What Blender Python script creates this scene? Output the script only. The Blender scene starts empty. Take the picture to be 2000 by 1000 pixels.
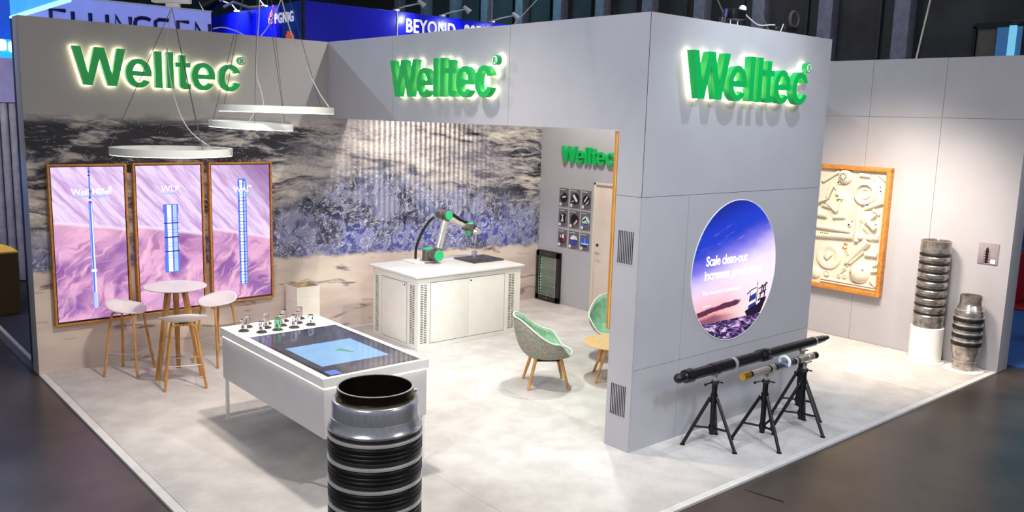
import bpy, bmesh, math, random
from mathutils import Vector, Matrix

# ------------------------------------------------------------------ scene, camera, world, lights
S = bpy.context.scene
COL = S.collection
R = math.radians
PI = math.pi
random.seed(7)

cam_d = bpy.data.cameras.new('camera'); cam = bpy.data.objects.new('camera', cam_d)
COL.objects.link(cam); S.camera = cam
cam_d.sensor_width = 36; cam_d.lens = 1675.9 * 36 / 2000; cam_d.clip_start = .05; cam_d.clip_end = 200
yaw, pit, rol = 0.8575, 0.16065, 0.029
fw = Vector((math.cos(yaw)*math.cos(pit), math.sin(yaw)*math.cos(pit), -math.sin(pit)))
rt = Vector((math.sin(yaw), -math.cos(yaw), 0)); up = rt.cross(fw)
rt, up = rt*math.cos(rol)+up*math.sin(rol), up*math.cos(rol)-rt*math.sin(rol)
cam.matrix_world = Matrix(((rt.x, up.x, -fw.x, -2.1296), (rt.y, up.y, -fw.y, -10.6886), (rt.z, up.z, -fw.z, 3.0706), (0, 0, 0, 1)))

S.view_settings.view_transform = 'Standard'; S.view_settings.look = 'None'
S.view_settings.gamma = 1; S.view_settings.use_curve_mapping = False
S.view_settings.exposure = 0.25

W = bpy.data.worlds.new('hall_air'); S.world = W; W.use_nodes = True
bg = W.node_tree.nodes['Background']; bg.inputs[0].default_value = (.46, .47, .52, 1); bg.inputs[1].default_value = .34

def aim(o, p):
    o.rotation_euler = (Vector(p) - o.location).to_track_quat('-Z', 'Y').to_euler()
def area(name, loc, to, power, col, sx, sy=None):
    d = bpy.data.lights.new(name, 'AREA'); d.energy = power; d.color = col; d.size = sx
    if sy: d.shape = 'RECTANGLE'; d.size_y = sy
    o = bpy.data.objects.new(name, d); COL.objects.link(o); o.location = loc; aim(o, to); return o
def spot(name, loc, to, power, col, ang=60, blend=.5, size=.05):
    d = bpy.data.lights.new(name, 'SPOT'); d.energy = power; d.color = col; d.spot_size = R(ang)
    d.spot_blend = blend; d.shadow_soft_size = size
    o = bpy.data.objects.new(name, d); COL.objects.link(o); o.location = loc; aim(o, to); return o
WARM = (1, .90, .80); NEU = (1, .96, .93); COOL = (.80, .88, 1)
# hall lighting high above the stand, plus added soft fill lamps
spot('hall_and_fill_light', (-1.6, 8.4, 9.0), (3.5, -3, 2.5), 1500, COOL, 60, .6, .06)
spot('hall_and_fill_light', (1.5, -13.5, 8.5), (5.3, -5.6, 2.1), 1900, COOL, 46, 1, .8)
spot('hall_and_fill_light', (-6.5, -8, 7), (3.7, -4.2, 2.9), 1900, COOL, 46, 1, .8)
area('hall_and_fill_light', (-5.5, -9.5, 6), (.6, -6.3, 1.2), 150, NEU, 3)  # added soft lamp, gives the front packer's metal something to reflect
area('hall_and_fill_light', (6, -16, 6.5), (8.5, -5.0, 1.0), 200, NEU, 3.0)  # added soft lamp brightening the steel packers by the right wall
# stand lighting on the truss above
spot('stand_spotlight', (5.0, -3.0, 7.2), (3.6, .3, .9), 560, NEU, 50, .8, .05)
spot('stand_spotlight', (1.6, -4.6, 5.6), (1.4, -.9, 0), 620, WARM, 56, .9, .15)
spot('stand_spotlight', (2.2, -3.4, 6.0), (2.4, -4.4, 0), 720, WARM, 75, .9, .15)
spot('stand_spotlight', (4.9, -3.6, 5.4), (4.6, -1.2, .5), 500, WARM, 74, .9, .10)
spot('stand_spotlight', (5.4, -3.2, 5.2), (4.4, -4.4, 0), 430, (.93, 1, .92), 85, .9, .10)
spot('stand_spotlight', (5.9, -2.4, 5.0), (7.7, -1.0, 1.5), 420, WARM, 75, .9, .10)
spot('green_spotlight', (5.3, -4.6, 3.4), (4.75, -4.2, 0), 26, (.25, 1, .55), 42, .9, .10)
spot('stand_spotlight', (7.0, -5.4, 4.4), (9.66, -5.0, .8), 900, (1, .84, .68), 70, 1, .35)
spot('stand_spotlight', (7.4, -6.6, 5.0), (9.1, -5.8, .4), 620, (1, .85, .70), 64, 1, .10)
spot('stand_spotlight', (2.2, -7.4, 5.6), (1.6, -5.6, .4), 320, NEU, 85, .9, .12)
spot('stand_spotlight', (5.2, -7.0, 5.9), (5.2, -5.7, 3.0), 240, COOL, 66, .9, .03)
# neighbouring stands
spot('blue_stand_light', (-1.6, 2.6, 2.6), (0, .14, 1.75), 60, (.10, .32, 1), 34, 1, .1)
area('booth_and_fill_light', (-.6, 3.6, 3.6), (.6, 6, 1.6), 55, NEU, .8)  # added soft lamp to lift the curtains and yellow counter
area('teal_hall_light', (12.5, 11.0, 9.0), (16, 9.5, 4), 170, (.25, .8, 1), 2.0)
area('hall_and_fill_light', (11.5, 0.5, 10.0), (16, 1, 4.5), 150, (.92, .92, 1), 2.0)  # added lamp to lift the dark hall columns

# ------------------------------------------------------------------ helpers
def lin(c):
    c = c / 255.0
    return c / 12.92 if c <= .04045 else ((c + .055) / 1.055) ** 2.4
def rgb(t): return (lin(t[0]), lin(t[1]), lin(t[2]), 1)

class X:      # tiny expression wrapper around shader math nodes
    def __init__(s, nt, k): s.nt = nt; s.k = k
    def _b(s, o, op, rev=False):
        n = s.nt.nodes.new('ShaderNodeMath'); n.operation = op
        a, b = (o, s) if rev else (s, o)
        for i, v in enumerate((a, b)):
            if isinstance(v, X): s.nt.links.new(v.k, n.inputs[i])
            else: n.inputs[i].default_value = v
        return X(s.nt, n.outputs[0])
    def __add__(s, o): return s._b(o, 'ADD')
    def __radd__(s, o): return s._b(o, 'ADD')
    def __sub__(s, o): return s._b(o, 'SUBTRACT')
    def __rsub__(s, o): return s._b(o, 'SUBTRACT', True)
    def __mul__(s, o): return s._b(o, 'MULTIPLY')
    def __rmul__(s, o): return s._b(o, 'MULTIPLY')
    def max(s, o): return s._b(o, 'MAXIMUM')
    def min(s, o): return s._b(o, 'MINIMUM')
    def pow(s, o): return s._b(o, 'POWER')
    def f(s, op):
        n = s.nt.nodes.new('ShaderNodeMath'); n.operation = op; s.nt.links.new(s.k, n.inputs[0]); return X(s.nt, n.outputs[0])
    def ss(s, a, b):      # smoothstep a..b -> 0..1
        n = s.nt.nodes.new('ShaderNodeMapRange'); n.interpolation_type = 'SMOOTHSTEP'
        s.nt.links.new(s.k, n.inputs[0]); n.inputs[3].default_value = 0; n.inputs[4].default_value = 1
        for i, v in ((1, a), (2, b)):
            if isinstance(v, X): s.nt.links.new(v.k, n.inputs[i])
            else: n.inputs[i].default_value = v
        return X(s.nt, n.outputs[0])
class NT:
    def __init__(s, m): s.nt = m.node_tree
    def coord(s):
        t = s.nt.nodes.new('ShaderNodeTexCoord'); q = s.nt.nodes.new('ShaderNodeSeparateXYZ')
        s.nt.links.new(t.outputs['Object'], q.inputs[0]); return [X(s.nt, o) for o in q.outputs]
    def vec(s, a, b, c=0.0):
        n = s.nt.nodes.new('ShaderNodeCombineXYZ')
        for i, v in enumerate((a, b, c)):
            if isinstance(v, X): s.nt.links.new(v.k, n.inputs[i])
            else: n.inputs[i].default_value = v
        return n.outputs[0]
    def noise(s, v, sc=1, det=4, ro=.5, dist=0):
        n = s.nt.nodes.new('ShaderNodeTexNoise'); s.nt.links.new(v, n.inputs['Vector'])
        n.inputs['Scale'].default_value = sc; n.inputs['Detail'].default_value = det
        n.inputs['Roughness'].default_value = ro; n.inputs['Distortion'].default_value = dist
        return X(s.nt, n.outputs[0])
    def voro(s, v, sc=1, feat='F1'):
        n = s.nt.nodes.new('ShaderNodeTexVoronoi'); n.feature = feat; s.nt.links.new(v, n.inputs['Vector'])
        n.inputs['Scale'].default_value = sc; return X(s.nt, n.outputs['Distance'])
    def mix(s, f, a, b):   # colours: tuple(0-255) or socket
        n = s.nt.nodes.new('ShaderNodeMix'); n.data_type = 'RGBA'
        if isinstance(f, X): s.nt.links.new(f.k, n.inputs[0])
        else: n.inputs[0].default_value = f
        for i, v in ((6, a), (7, b)):
            if isinstance(v, tuple): n.inputs[i].default_value = rgb(v)
            else: s.nt.links.new(v, n.inputs[i])
        return n.outputs[2]

MATS = {}
def mat(name, c, rough=.5, metal=0, var=.06, sc=6, bump=0, bsc=80, emit=None, es=1, trans=0, alpha=1, coat=0, spec=None, stretch=None):
    if name in MATS: return MATS[name]
    m = bpy.data.materials.new(name); m.use_nodes = True; MATS[name] = m
    b = m.node_tree.nodes['Principled BSDF']; T = NT(m)
    x, y, z = T.coord()
    v = T.vec(x*stretch[0], y*stretch[1], z*stretch[2]) if stretch else T.vec(x, y, z)
    n = T.noise(v, sc, 5, .6)
    lo = tuple(max(0, k*(1-var)) for k in c); hi = tuple(min(255, k*(1+var)) for k in c)
    m.node_tree.links.new(T.mix(n.ss(.3, .7), lo, hi), b.inputs['Base Color'])
    b.inputs['Roughness'].default_value = rough; b.inputs['Metallic'].default_value = metal
    b.inputs['Transmission Weight'].default_value = trans; b.inputs['Alpha'].default_value = alpha
    b.inputs['Coat Weight'].default_value = coat
    if spec is not None: b.inputs['Specular IOR Level'].default_value = spec
    if emit is not None:
        b.inputs['Emission Color'].default_value = rgb(emit); b.inputs['Emission Strength'].default_value = es
    if bump:
        bn = m.node_tree.nodes.new('ShaderNodeBump'); bn.inputs['Strength'].default_value = bump; bn.inputs['Distance'].default_value = .004
        m.node_tree.links.new(T.noise(v, bsc, 3, .6).k, bn.inputs['Height']); m.node_tree.links.new(bn.outputs[0], b.inputs['Normal'])
    return m

class MB:
    def __init__(s): s.bm = bmesh.new()
    def _xf(s, vs, M):
        bmesh.ops.transform(s.bm, matrix=M, verts=vs)
    def box(s, a, b, bev=0, M=None):
        """axis aligned box from corner a to corner b"""
        c = [(a[i]+b[i])/2 for i in range(3)]; d = [abs(b[i]-a[i]) for i in range(3)]
        r = bmesh.ops.create_cube(s.bm, size=1); vs = r['verts']
        s._xf(vs, Matrix.Translation(c) @ Matrix.Diagonal((*d, 1)))
        if bev:
            es = list({e for v in vs for e in v.link_edges})
            q = bmesh.ops.bevel(s.bm, geom=es, offset=bev, segments=2, affect='EDGES', profile=.5)
            vs = list({v for f in q['faces'] for v in f.verts} | {v for v in vs if v.is_valid})
        if M: s._xf(vs, M)
        return s
    def cone(s, p0, p1, r0, r1=None, seg=20, caps=True):
        if r1 is None: r1 = r0
        p0, p1 = Vector(p0), Vector(p1); d = p1-p0
        r = bmesh.ops.create_cone(s.bm, cap_ends=caps, segments=seg, radius1=r0, radius2=r1, depth=d.length)
        q = d.to_track_quat('Z', 'Y').to_matrix().to_4x4()
        s._xf(r['verts'], Matrix.Translation((p0+p1)/2) @ q); return s
    def tube(s, pts, r, seg=10, closed=False, smooth=0):
        pts = [Vector(p) for p in pts]
        if smooth:
            out = []; n = len(pts)
            rng = range(n if closed else n-1)
            for i in rng:
                p0 = pts[(i-1) % n] if closed or i > 0 else pts[i]; p1 = pts[i]; p2 = pts[(i+1) % n]
                p3 = pts[(i+2) % n] if closed or i+2 < n else p2
                for k in range(smooth):
                    t = k/smooth
                    out.append(.5*((2*p1)+(p2-p0)*t+(2*p0-5*p1+4*p2-p3)*t*t+(3*p1-p0-3*p2+p3)*t**3))
            if not closed: out.append(pts[-1])
            pts = out
        n = len(pts); rings = []; ref = None
        for i, p in enumerate(pts):
            if closed: t = (pts[(i+1) % n]-pts[i-1])
            else: t = pts[min(i+1, n-1)]-pts[max(i-1, 0)]
            t.normalize()
            if ref is None: ref = t.orthogonal().normalized()
            ref = (ref - t*ref.dot(t)).normalized(); b = t.cross(ref)
            rr = r[i] if isinstance(r, (list, tuple)) and len(r) == n else (r if not isinstance(r, (list, tuple)) else r[0]+(r[-1]-r[0])*i/(n-1))
            rings.append([s.bm.verts.new(p+(ref*math.cos(2*PI*k/seg)+b*math.sin(2*PI*k/seg))*rr) for k in range(seg)])
        m = n if closed else n-1
        for i in range(m):
            A, B = rings[i], rings[(i+1) % n]
            for k in range(seg): s.bm.faces.new((A[k], A[(k+1) % seg], B[(k+1) % seg], B[k]))
        if not closed:
            s.bm.faces.new(rings[0][::-1]); s.bm.faces.new(rings[-1])
        return s
    def lathe(s, prof, seg=40, M=None, closed=False, a0=0, a1=2*PI):
        """prof list of (r, z); revolved round z"""
        vs = []; rings = []
        for r, z in prof:
            if r < 1e-6: v = s.bm.verts.new((0, 0, z)); rings.append([v]); vs.append(v)
            else:
                g = [s.bm.verts.new((r*math.cos(2*PI*k/seg), r*math.sin(2*PI*k/seg), z)) for k in range(seg)]
                rings.append(g); vs += g
        n = len(prof); m = n if closed else n-1
        for i in range(m):
            A, B = rings[i], rings[(i+1) % n]
            for k in range(seg):
                k2 = (k+1) % seg
                if len(A) == 1 and len(B) == 1: continue
                if len(A) == 1: s.bm.faces.new((A[0], B[k], B[k2]))
                elif len(B) == 1: s.bm.faces.new((A[k], A[k2], B[0]))
                else: s.bm.faces.new((A[k], A[k2], B[k2], B[k]))
        if M: s._xf(vs, M)
        return s
    def prism(s, poly, h0, h1, M=None):
        """poly in xy, extruded h0..h1 in z"""
        a = [s.bm.verts.new((p[0], p[1], h0)) for p in poly]; b = [s.bm.verts.new((p[0], p[1], h1)) for p in poly]
        n = len(poly)
        s.bm.faces.new(a[::-1]); s.bm.faces.new(b)
        for i in range(n): s.bm.faces.new((a[i], a[(i+1) % n], b[(i+1) % n], b[i]))
        if M: s._xf(a+b, M)
        return s
    def ball(s, c, r, seg=16, M=None):
        q = bmesh.ops.create_uvsphere(s.bm, u_segments=seg, v_segments=seg//2+2, radius=1)
        rr = r if isinstance(r, (list, tuple)) else (r, r, r)
        s._xf(q['verts'], (M or Matrix()) @ Matrix.Translation(c) @ Matrix.Diagonal((*rr, 1))); return s
    def build(s, name, m, parent=None, ang=35, local=False):
        bmesh.ops.recalc_face_normals(s.bm, faces=s.bm.faces)
        if parent is not None and not local:
            bmesh.ops.transform(s.bm, matrix=wm(parent).inverted(), verts=s.bm.verts)
        me = bpy.data.meshes.new(name); s.bm.to_mesh(me); s.bm.free()
        me.shade_smooth(); me.set_sharp_from_angle(angle=R(ang))
        me.materials.append(m if not isinstance(m, str) else MATS[m])
        o = bpy.data.objects.new(name, me); COL.objects.link(o)
        if parent is not None: o.parent = parent
        return o
def wm(o):
    M = o.matrix_basis.copy()
    while o.parent: o = o.parent; M = o.matrix_basis @ M
    return M
def tag(o, label=None, cat=None, group=None, kind=None):
    if label: o['label'] = label
    if cat: o['category'] = cat
    if group: o['group'] = group
    if kind: o['kind'] = kind
    return o
def thing(name, loc, label, cat, group=None, M=None, kind=None):
    o = bpy.data.objects.new(name, None); COL.objects.link(o); o.empty_display_size = .1
    if M is not None: o.matrix_basis = M
    else: o.location = loc
    return tag(o, label, cat, group, kind)
def dup(root, label=None, M=None, loc=None, rotz=None):
    r = root.copy(); COL.objects.link(r)
    if M is not None: r.matrix_basis = M
    if loc is not None: r.location = loc
    if rotz is not None: r.rotation_euler = (0, 0, rotz)
    if label: r['label'] = label
    for ch in list(root.children):
        c = ch.copy(); COL.objects.link(c); c.parent = r
        for g in list(ch.children):
            d = g.copy(); COL.objects.link(d); d.parent = c
    return r
def faceY(x, y, z): return Matrix(((1, 0, 0, x), (0, 0, -1, y), (0, 1, 0, z), (0, 0, 0, 1)))      # local xy on a wall that looks to -y
def faceX(x, y, z): return Matrix(((0, 0, -1, x), (-1, 0, 0, y), (0, 1, 0, z), (0, 0, 0, 1)))     # on a wall that looks to -x
def curve_mesh(loops, depth, off=0.0):
    cu = bpy.data.curves.new('t', 'CURVE'); cu.dimensions = '2D'; cu.fill_mode = 'BOTH'; cu.extrude = depth/2; cu.offset = off
    for L in loops:
        sp = cu.splines.new('POLY'); sp.points.add(len(L)-1); sp.use_cyclic_u = True
        for i, p in enumerate(L): sp.points[i].co = (p[0], p[1], 0, 1)
    return _curve2mesh(cu)
def _curve2mesh(cu):
    o = bpy.data.objects.new('t', cu); COL.objects.link(o)
    dg = bpy.context.evaluated_depsgraph_get(); me = bpy.data.meshes.new_from_object(o.evaluated_get(dg))
    bpy.data.objects.remove(o); bpy.data.curves.remove(cu); return me
def text_mesh(s, size, depth, off=0.0, align='LEFT', space=1.0, xs=1.0):
    cu = bpy.data.curves.new('t', 'FONT'); cu.body = s; cu.size = size; cu.extrude = depth/2; cu.offset = off
    cu.align_x = align; cu.space_character = space; cu.resolution_u = 3
    me = _curve2mesh(cu)
    if xs != 1: me.transform(Matrix.Diagonal((xs, 1, 1, 1)))
    return me
def put(name, me, m, parent=None, M=None):
    me.materials.clear(); me.materials.append(m); me.shade_smooth(); me.set_sharp_from_angle(angle=R(35))
    if M is not None: me.transform(M)
    o = bpy.data.objects.new(name, me); COL.objects.link(o); o.parent = parent; return o
def T3(x, y, z): return Matrix.Translation((x, y, z))
def RZ(a): return Matrix.Rotation(a, 4, 'Z')
def align(p, d):   # matrix putting local z along d at p
    return Matrix.Translation(p) @ Vector(d).to_track_quat('Z', 'Y').to_matrix().to_4x4()

# ------------------------------------------------------------------ materials
mat('wall', (176, 175, 180), .55, var=.015, sc=1.5, bump=.05, bsc=200)
mat('gap', (90, 90, 95), .7)
mat('carpet', (204, 200, 196), .95, var=.05, sc=3, bump=.6, bsc=350)
mat('carpet_edge', (215, 213, 212), .9, var=.03)
mat('white_lac', (238, 236, 232), .35, var=.01)
mat('cab_white', (240, 238, 228), .4, var=.01)
mat('slot', (70, 78, 66), .8)
mat('slotdark', (22, 22, 26), .8)
mat('oak', (190, 138, 78), .45, var=.14, sc=9, stretch=(3, 3, .35))
mat('oak_frame', (196, 128, 56), .45, var=.10, sc=8, stretch=(3, 3, .4))
mat('oak_dark', (120, 78, 40), .5, var=.1)
mat('brass_strip', (250, 190, 90), .3, .2)
mat('plastic', (236, 230, 232), .42, var=.01)
mat('steel', (214, 214, 216), .32, .65, var=.05)
mat('ring_bright', (226, 226, 226), .34, .45, var=.05)
mat('steel_worn', (172, 164, 156), .27, .82, var=.18, sc=14, bump=.15, bsc=60)
mat('chrome', (212, 214, 224), .24, .78, var=.06, sc=30, stretch=(6, 6, .3))
mat('steel_dark', (84, 78, 76), .32, .8, var=.15)
mat('rubber', (17, 16, 19), .42, var=.1)
mat('black', (9, 10, 14), .35, var=.1, coat=.3)
mat('black_metal', (9, 9, 11), .38, .1, var=.1)
mat('brass', (205, 165, 70), .3, .9, var=.1)
mat('green', (0, 164, 76), .38, var=.02, emit=(0, 165, 76), es=.14)
mat('robot_grey', (106, 97, 88), .45, .2, var=.05)
mat('robot_green', (44, 200, 128), .4, var=.02)
mat('paper_white', (235, 235, 235), .6)
mat('black_gloss', (6, 6, 8), .08, var=.02, coat=.5)
mat('hall_floor', (66, 58, 52), .34, var=.22, sc=.9, bump=.08, bsc=40)
mat('card', (198, 172, 140), .8, var=.1, sc=20)
mat('cream', (226, 218, 198), .6, var=.01)
mat('red', (150, 20, 24), .4)
mat('felt_out', (150, 148, 134), .9, var=.10, sc=30, bump=.6, bsc=300)
mat('felt_in', (140, 186, 152), .9, var=.10, sc=12, bump=.5, bsc=300)
mat('piping', (225, 232, 220), .8)
mat('led', (255, 240, 225), .5, emit=(255, 236, 214), es=13)
mat('halo', (255, 250, 225), .5, emit=(255, 246, 205), es=5.5)
mat('acrylic', (248, 250, 255), .03, trans=1, var=0)
mat('acrylic_green', (150, 225, 180), .05, trans=.9, var=0)
mat('glass_dark', (60, 75, 66), .05, var=.1, coat=.5)
mat('navy', (10, 16, 70), .5)
mat('cable_white', (190, 186, 184), .6)
mat('wire', (84, 82, 84), .6)
mat('lamp_metal', (222, 226, 222), .35, var=.01)
mat('lamp_glow', (255, 250, 240), .5, emit=(255, 248, 238), es=6)

# ------------------------------------------------------------------ mural material
def mural_material():
    m = bpy.data.materials.new('mural_print'); m.use_nodes = True; T = NT(m)
    b = m.node_tree.nodes['Principled BSDF']; b.inputs['Roughness'].default_value = .6
    x, y, z = T.coord()
    wob = T.noise(T.vec(x, z), .8, 3, .5) - .5
    wob2 = T.noise(T.vec(x, z, 4.0), 4, 6, .6) - .5
    # far sea: long horizontal swells, dark water and pale foam
    xs = x*.55 + wob*.7; zs = z*2.7 + wob*1.3 + x*.15
    n1 = T.noise(T.vec(xs, zs), 1.9, 12, .66, .7)
    n2 = T.noise(T.vec(x*2.0, z*7+x*.5), 1.8, 10, .74, .8)
    foam = (n1*.64 + n2*.36)
    dz = (z-2.62+wob*.25)*5.0; band = 0-(dz*dz); band = band.f('EXPONENT')      # dark band under the horizon
    dk = (x*-1+4.2).ss(0, 2.2)
    dz2 = (z-2.1)*4.0; band2 = (0-(dz2*dz2)).f('EXPONENT')*(x-5.6).ss(0, .8)
    f = (foam-.5)*1.25 + .505 - band*dk*.085 - band2*.05 + (x-2.6).ss(0, .8)*(x*-1+6.2).ss(0, .8)*.05
    sea = T.mix(f.ss(.43, .47), (34, 34, 42), (104, 100, 108))
    sea = T.mix(f.ss(.47, .53), sea, (176, 168, 160))
    sea = T.mix(f.ss(.53, .64), sea, (226, 216, 204))
    sp0 = T.voro(T.vec(x, z), 30)
    dots = (sp0*-1+.16).ss(0, .04)*T.noise(T.vec(x, z), 2.2, 3).ss(.52, .62)
    sea = T.mix(dots, sea, (235, 232, 230))
    # breaking splash
    c1 = (x-4.35)*.72; g1 = (0-(c1*c1)).f('EXPONENT')
    c2 = (x-6.6)*.9; g2 = (0-(c2*c2)).f('EXPONENT')
    top = g1*.85 + g2*.35 + 1.62 + wob2*.7 + (x*-1+.8).ss(0, .8)*.15
    shore = 1.20 - x*.035 + wob2*.22
    sm = z.ss(shore-.03, shore+.05) * (1-z.ss(top-.45, top+.12))
    v1 = T.vec(x+wob2*.10, z+wob2*.10)
    h1 = T.noise(v1, 13, 12, .80, .9); h2 = T.noise(v1, 1.9, 4, .55, .3); h3 = T.noise(T.vec(x+wob2*.2, z+wob2*.2, 7.0), 5, 8, .7, 1.2)
    d1 = T.voro(v1, 55); d2 = T.voro(v1, 19)
    deep = T.mix(h2.ss(.38, .62), (38, 42, 68), (104, 108, 144))
    low = (z*-1+1.72).ss(0, .45)
    deep = T.mix(low*h2.ss(.66, .40)*.85, deep, (62, 74, 158))
    deep = T.mix(h3.ss(.46, .60)*.75, deep, (146, 148, 174))
    dark = T.noise(v1, 2.3, 5, .6, .3).ss(.50, .62)*h1.ss(.62, .46)
    deep = T.mix(dark*.9, deep, (26, 28, 48))
    fil = (h3-.5).f('ABSOLUTE').ss(.030, .0)*h1.ss(.40, .56)
    spl = T.mix(h1.ss(.55, .66)*.85, deep, (206, 206, 222))
    spl = T.mix(fil*.75, spl, (228, 228, 236))
    spray = (d1*-1+.32).ss(0, .14)*T.noise(v1, 3.3, 3).ss(.46, .60)
    spl = T.mix(spray*.75, spl, (212, 212, 228))
    drops = (d2*-1+.12).ss(0, .04)*h2.ss(.50, .44)
    spl = T.mix(drops, spl, (236, 236, 242))
    base = T.mix(sm, sea, spl)
    hz = z.ss(top-.35, top+.5)*(1-z.ss(top+.3, top+.75))*(x-2.8).ss(0, .7)*(x*-1+7.2).ss(0, .5)
    grit = T.noise(T.vec(x, z), 24, 6, .8).ss(.48, .60)
    base = T.mix(hz*.45, base, (176, 170, 180)); base = T.mix(hz*grit*.7, base, (84, 82, 98))
    # wet sand
    s1 = T.noise(T.vec(x*1.1, z*6+wob), 1.3, 9, .6, .5); s2 = T.noise(T.vec(x*.6, z*2), 1, 3)
    sand = T.mix(s2.ss(.35, .65), (196, 178, 172), (222, 208, 192))
    sand = T.mix(s1.ss(.57, .64), sand, (150, 132, 136)); sand = T.mix(s1.ss(.66, .70), sand, (92, 84, 98))
    base = T.mix(1-z.ss(shore-.05, shore+.02), base, sand)
    edge = z.ss(2.82+wob2*.05, 3.02)
    base = T.mix(edge, base, (170, 166, 166))
    m.node_tree.links.new(base, b.inputs['Base Color']); MATS['mural'] = m
mural_material()

def dune_material(name, phase, darkcorner=0):
    m = bpy.data.materials.new(name); m.use_nodes = True; T = NT(m); b = m.node_tree.nodes['Principled BSDF']
    x, y, z = T.coord()      # local x 0..0.83, y 0..1.8
    u = x*.9 + phase; wv = T.noise(T.vec(u*1.2, y*1.2), 1.4, 3, .5) - .5
    ridge = 1.20 - (x+phase*.8)*.13 - (x+phase)*(x+phase)*.02
    lowr = T.vec(u*1.3+y*1.1+wv*1.6, y*1.5-u*1.3)
    rip = T.noise(T.vec((u*.8-y*.8)*6+wv*5, (u+y)*.9), 2.0, 7, .55, .6)
    big = T.noise(lowr, 1.5, 4, .45, .3)
    low = T.mix(big.ss(.34, .64), (142, 88, 160), (226, 168, 206))
    low = T.mix(rip.ss(.52, .68)*.8, low, (240, 190, 212)); low = T.mix(rip.ss(.46, .34)*.6, low, (132, 72, 140))
    low = T.mix((y-.85).ss(0, .3)*.6, low, (240, 186, 206))
    strk = T.noise(T.vec((x*.75+y*.65)*9+wv, (x*.65-y*.75)*1.0), 1.5, 6, .6, .2)
    hi = T.mix(strk.ss(.36, .58), (194, 154, 206), (232, 210, 246))
    hi = T.mix(((y-1.35)*darkcorner+(x-.35)*darkcorner).ss(0, .75)*.8, hi, (128, 78, 142))
    base = T.mix(y.ss(ridge-.01, ridge+.02), low, hi)
    glow = (y-ridge).f('ABSOLUTE').ss(.035, 0)
    base = T.mix(glow*.6, base, (246, 232, 250))
    b.inputs['Base Color'].default_value = (.01, .01, .01, 1); b.inputs['Roughness'].default_value = .12
    m.node_tree.links.new(base, b.inputs['Emission Color']); b.inputs['Emission Strength'].default_value = .98
    return m

# ------------------------------------------------------------------ floor and walls
xf, yp, wp, xB, xR, yR, xc, H, hb, hs = 3.72, -5.666, .305, 6.727, 9.661, -6.697, 7.708, 4.0, 2.98, 2.394
hf = MB().box((-14, -16, -.10), (18, 24, -.025)).build('floor', 'hall_floor'); tag(hf, 'dark glossy grey concrete hall floor around the stand', 'floor', kind='structure')
cr = thing('stand_carpet', (0, 0, 0), 'light grey carpeted stand floor with a paler edge strip', 'carpet', kind='structure')
# carpet lengths laid side by side along y
xs_ = [.075, 2.0, 4.0, 6.0, 8.0, 9.655]
for i in range(5):
    MB().box((xs_[i]+.001, yR+.075, -.02), (xs_[i+1]-.001, -.001, 0), .002).build('carpet_length', 'carpet', cr)
MB().box((0.0, yR, -.024), (9.66, yR+.073, -.002)).build('edge_strip', 'carpet_edge', cr)
MB().box((0.0, yR+.074, -.024), (.073, -.001, -.002)).build('edge_strip', 'carpet_edge', cr)

wl = thing('wall_mural', (0, 0, 0), 'long back wall printed with a breaking sea wave', 'wall', kind='structure')
MB().box((0, .004, -.02), (9.66, .27, H), .003).build('wall_core', 'wall', wl)
MB().box((0.001, 0, 0.0), (xc-.004, .0035, H-.001)).build('printed_fabric', 'mural', wl)

fa = thing('wall_fascia', (0, 0, 0), 'tall light grey fascia and pillar across the open side of the lounge', 'wall', kind='structure')
MB().box((xf+.010, yp+.010, 0), (xf+.30, yp+wp, hb+.02)).box((xf+.010, yp+.010, hb), (xf+.30, -.002, H-.002), .002).build('wall_core', 'wall', fa)
MB().box((xf+.006, yp+.006, 0.002), (xf+.0098, yp+wp-.004, hb)).box((xf+.006, yp+.006, hb+.004), (xf+.0098, -.004, H-.006)).build('joint_backing', 'gap', fa)
g = .0022
for (y0, y1, z0, z1) in ((yp, yp+wp, 0, hs), (yp, -3.80, hs, H), (-3.80, -1.60, hb, H), (-1.60, 0, hb, H)):
    if z0 == hs:      # L-shaped piece: pillar head and the fascia next to it
        P = [(yp+.0, hs+g), (yp+wp, hs+g), (yp+wp, hb), (-3.80-g, hb), (-3.80-g, H), (yp+.0, H)]
        MB().prism([(-a, b) for a, b in P], 0, .006, faceX(xf+.006, 0, 0)).build('wall_panel', 'wall', fa)
    else:
        MB().box((xf, y0+(g if z0 else 0), z0+(0 if z0 else .0)), (xf+.006, y1-g*(1 if z0 else 0), z1-(0 if z0 else g))).build('wall_panel', 'wall', fa)
# two air vents low and high on the pillar, nine upright slots each
for zc in (1.925, .475):
    v = tag(MB().box((xf-.0015, -5.600, zc-.165), (xf-.0002, -5.415, zc+.165)).build('air_vent', 'wall', fa))
    for k in range(9):
        yy = -5.592+k*.0212
        MB().box((xf-.0028, yy-.0052, zc-.15), (xf-.0016, yy+.0052, zc+.15)).build('vent_slot', 'slotdark', v)

wb = thing('wall_front', (0, 0, 0), 'light grey wall with a round screen facing the hall', 'wall', kind='structure')
MB().box((xf+.301, yp+.010, 0), (xB, yp+wp, H-.002), .002).build('wall_core', 'wall', wb)
MB().box((xf+.011, yp+.006, .002), (xB-.004, yp+.0098, H-.006)).build('joint_backing', 'gap', wb)
for (a, b, z0, z1) in ((xf, 4.40, 0, .79), (4.40, xB, 0, .79), (xf, 4.40, .79, hs), (4.40, xB, .79, hs), (xf, xB, hs, H)):
    MB().box((a+(0 if a == xf else g), yp, z0+(g if z0 else 0)), (b-(0 if b == xB else g), yp+.006, z1-(0 if z1 == H else g))).build('wall_panel', 'wall', wb)
MB().box((xf+.3, yp+wp, 0), (xB, yp+wp+.004, H)).build('back_panel', 'wall', wb)

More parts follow.
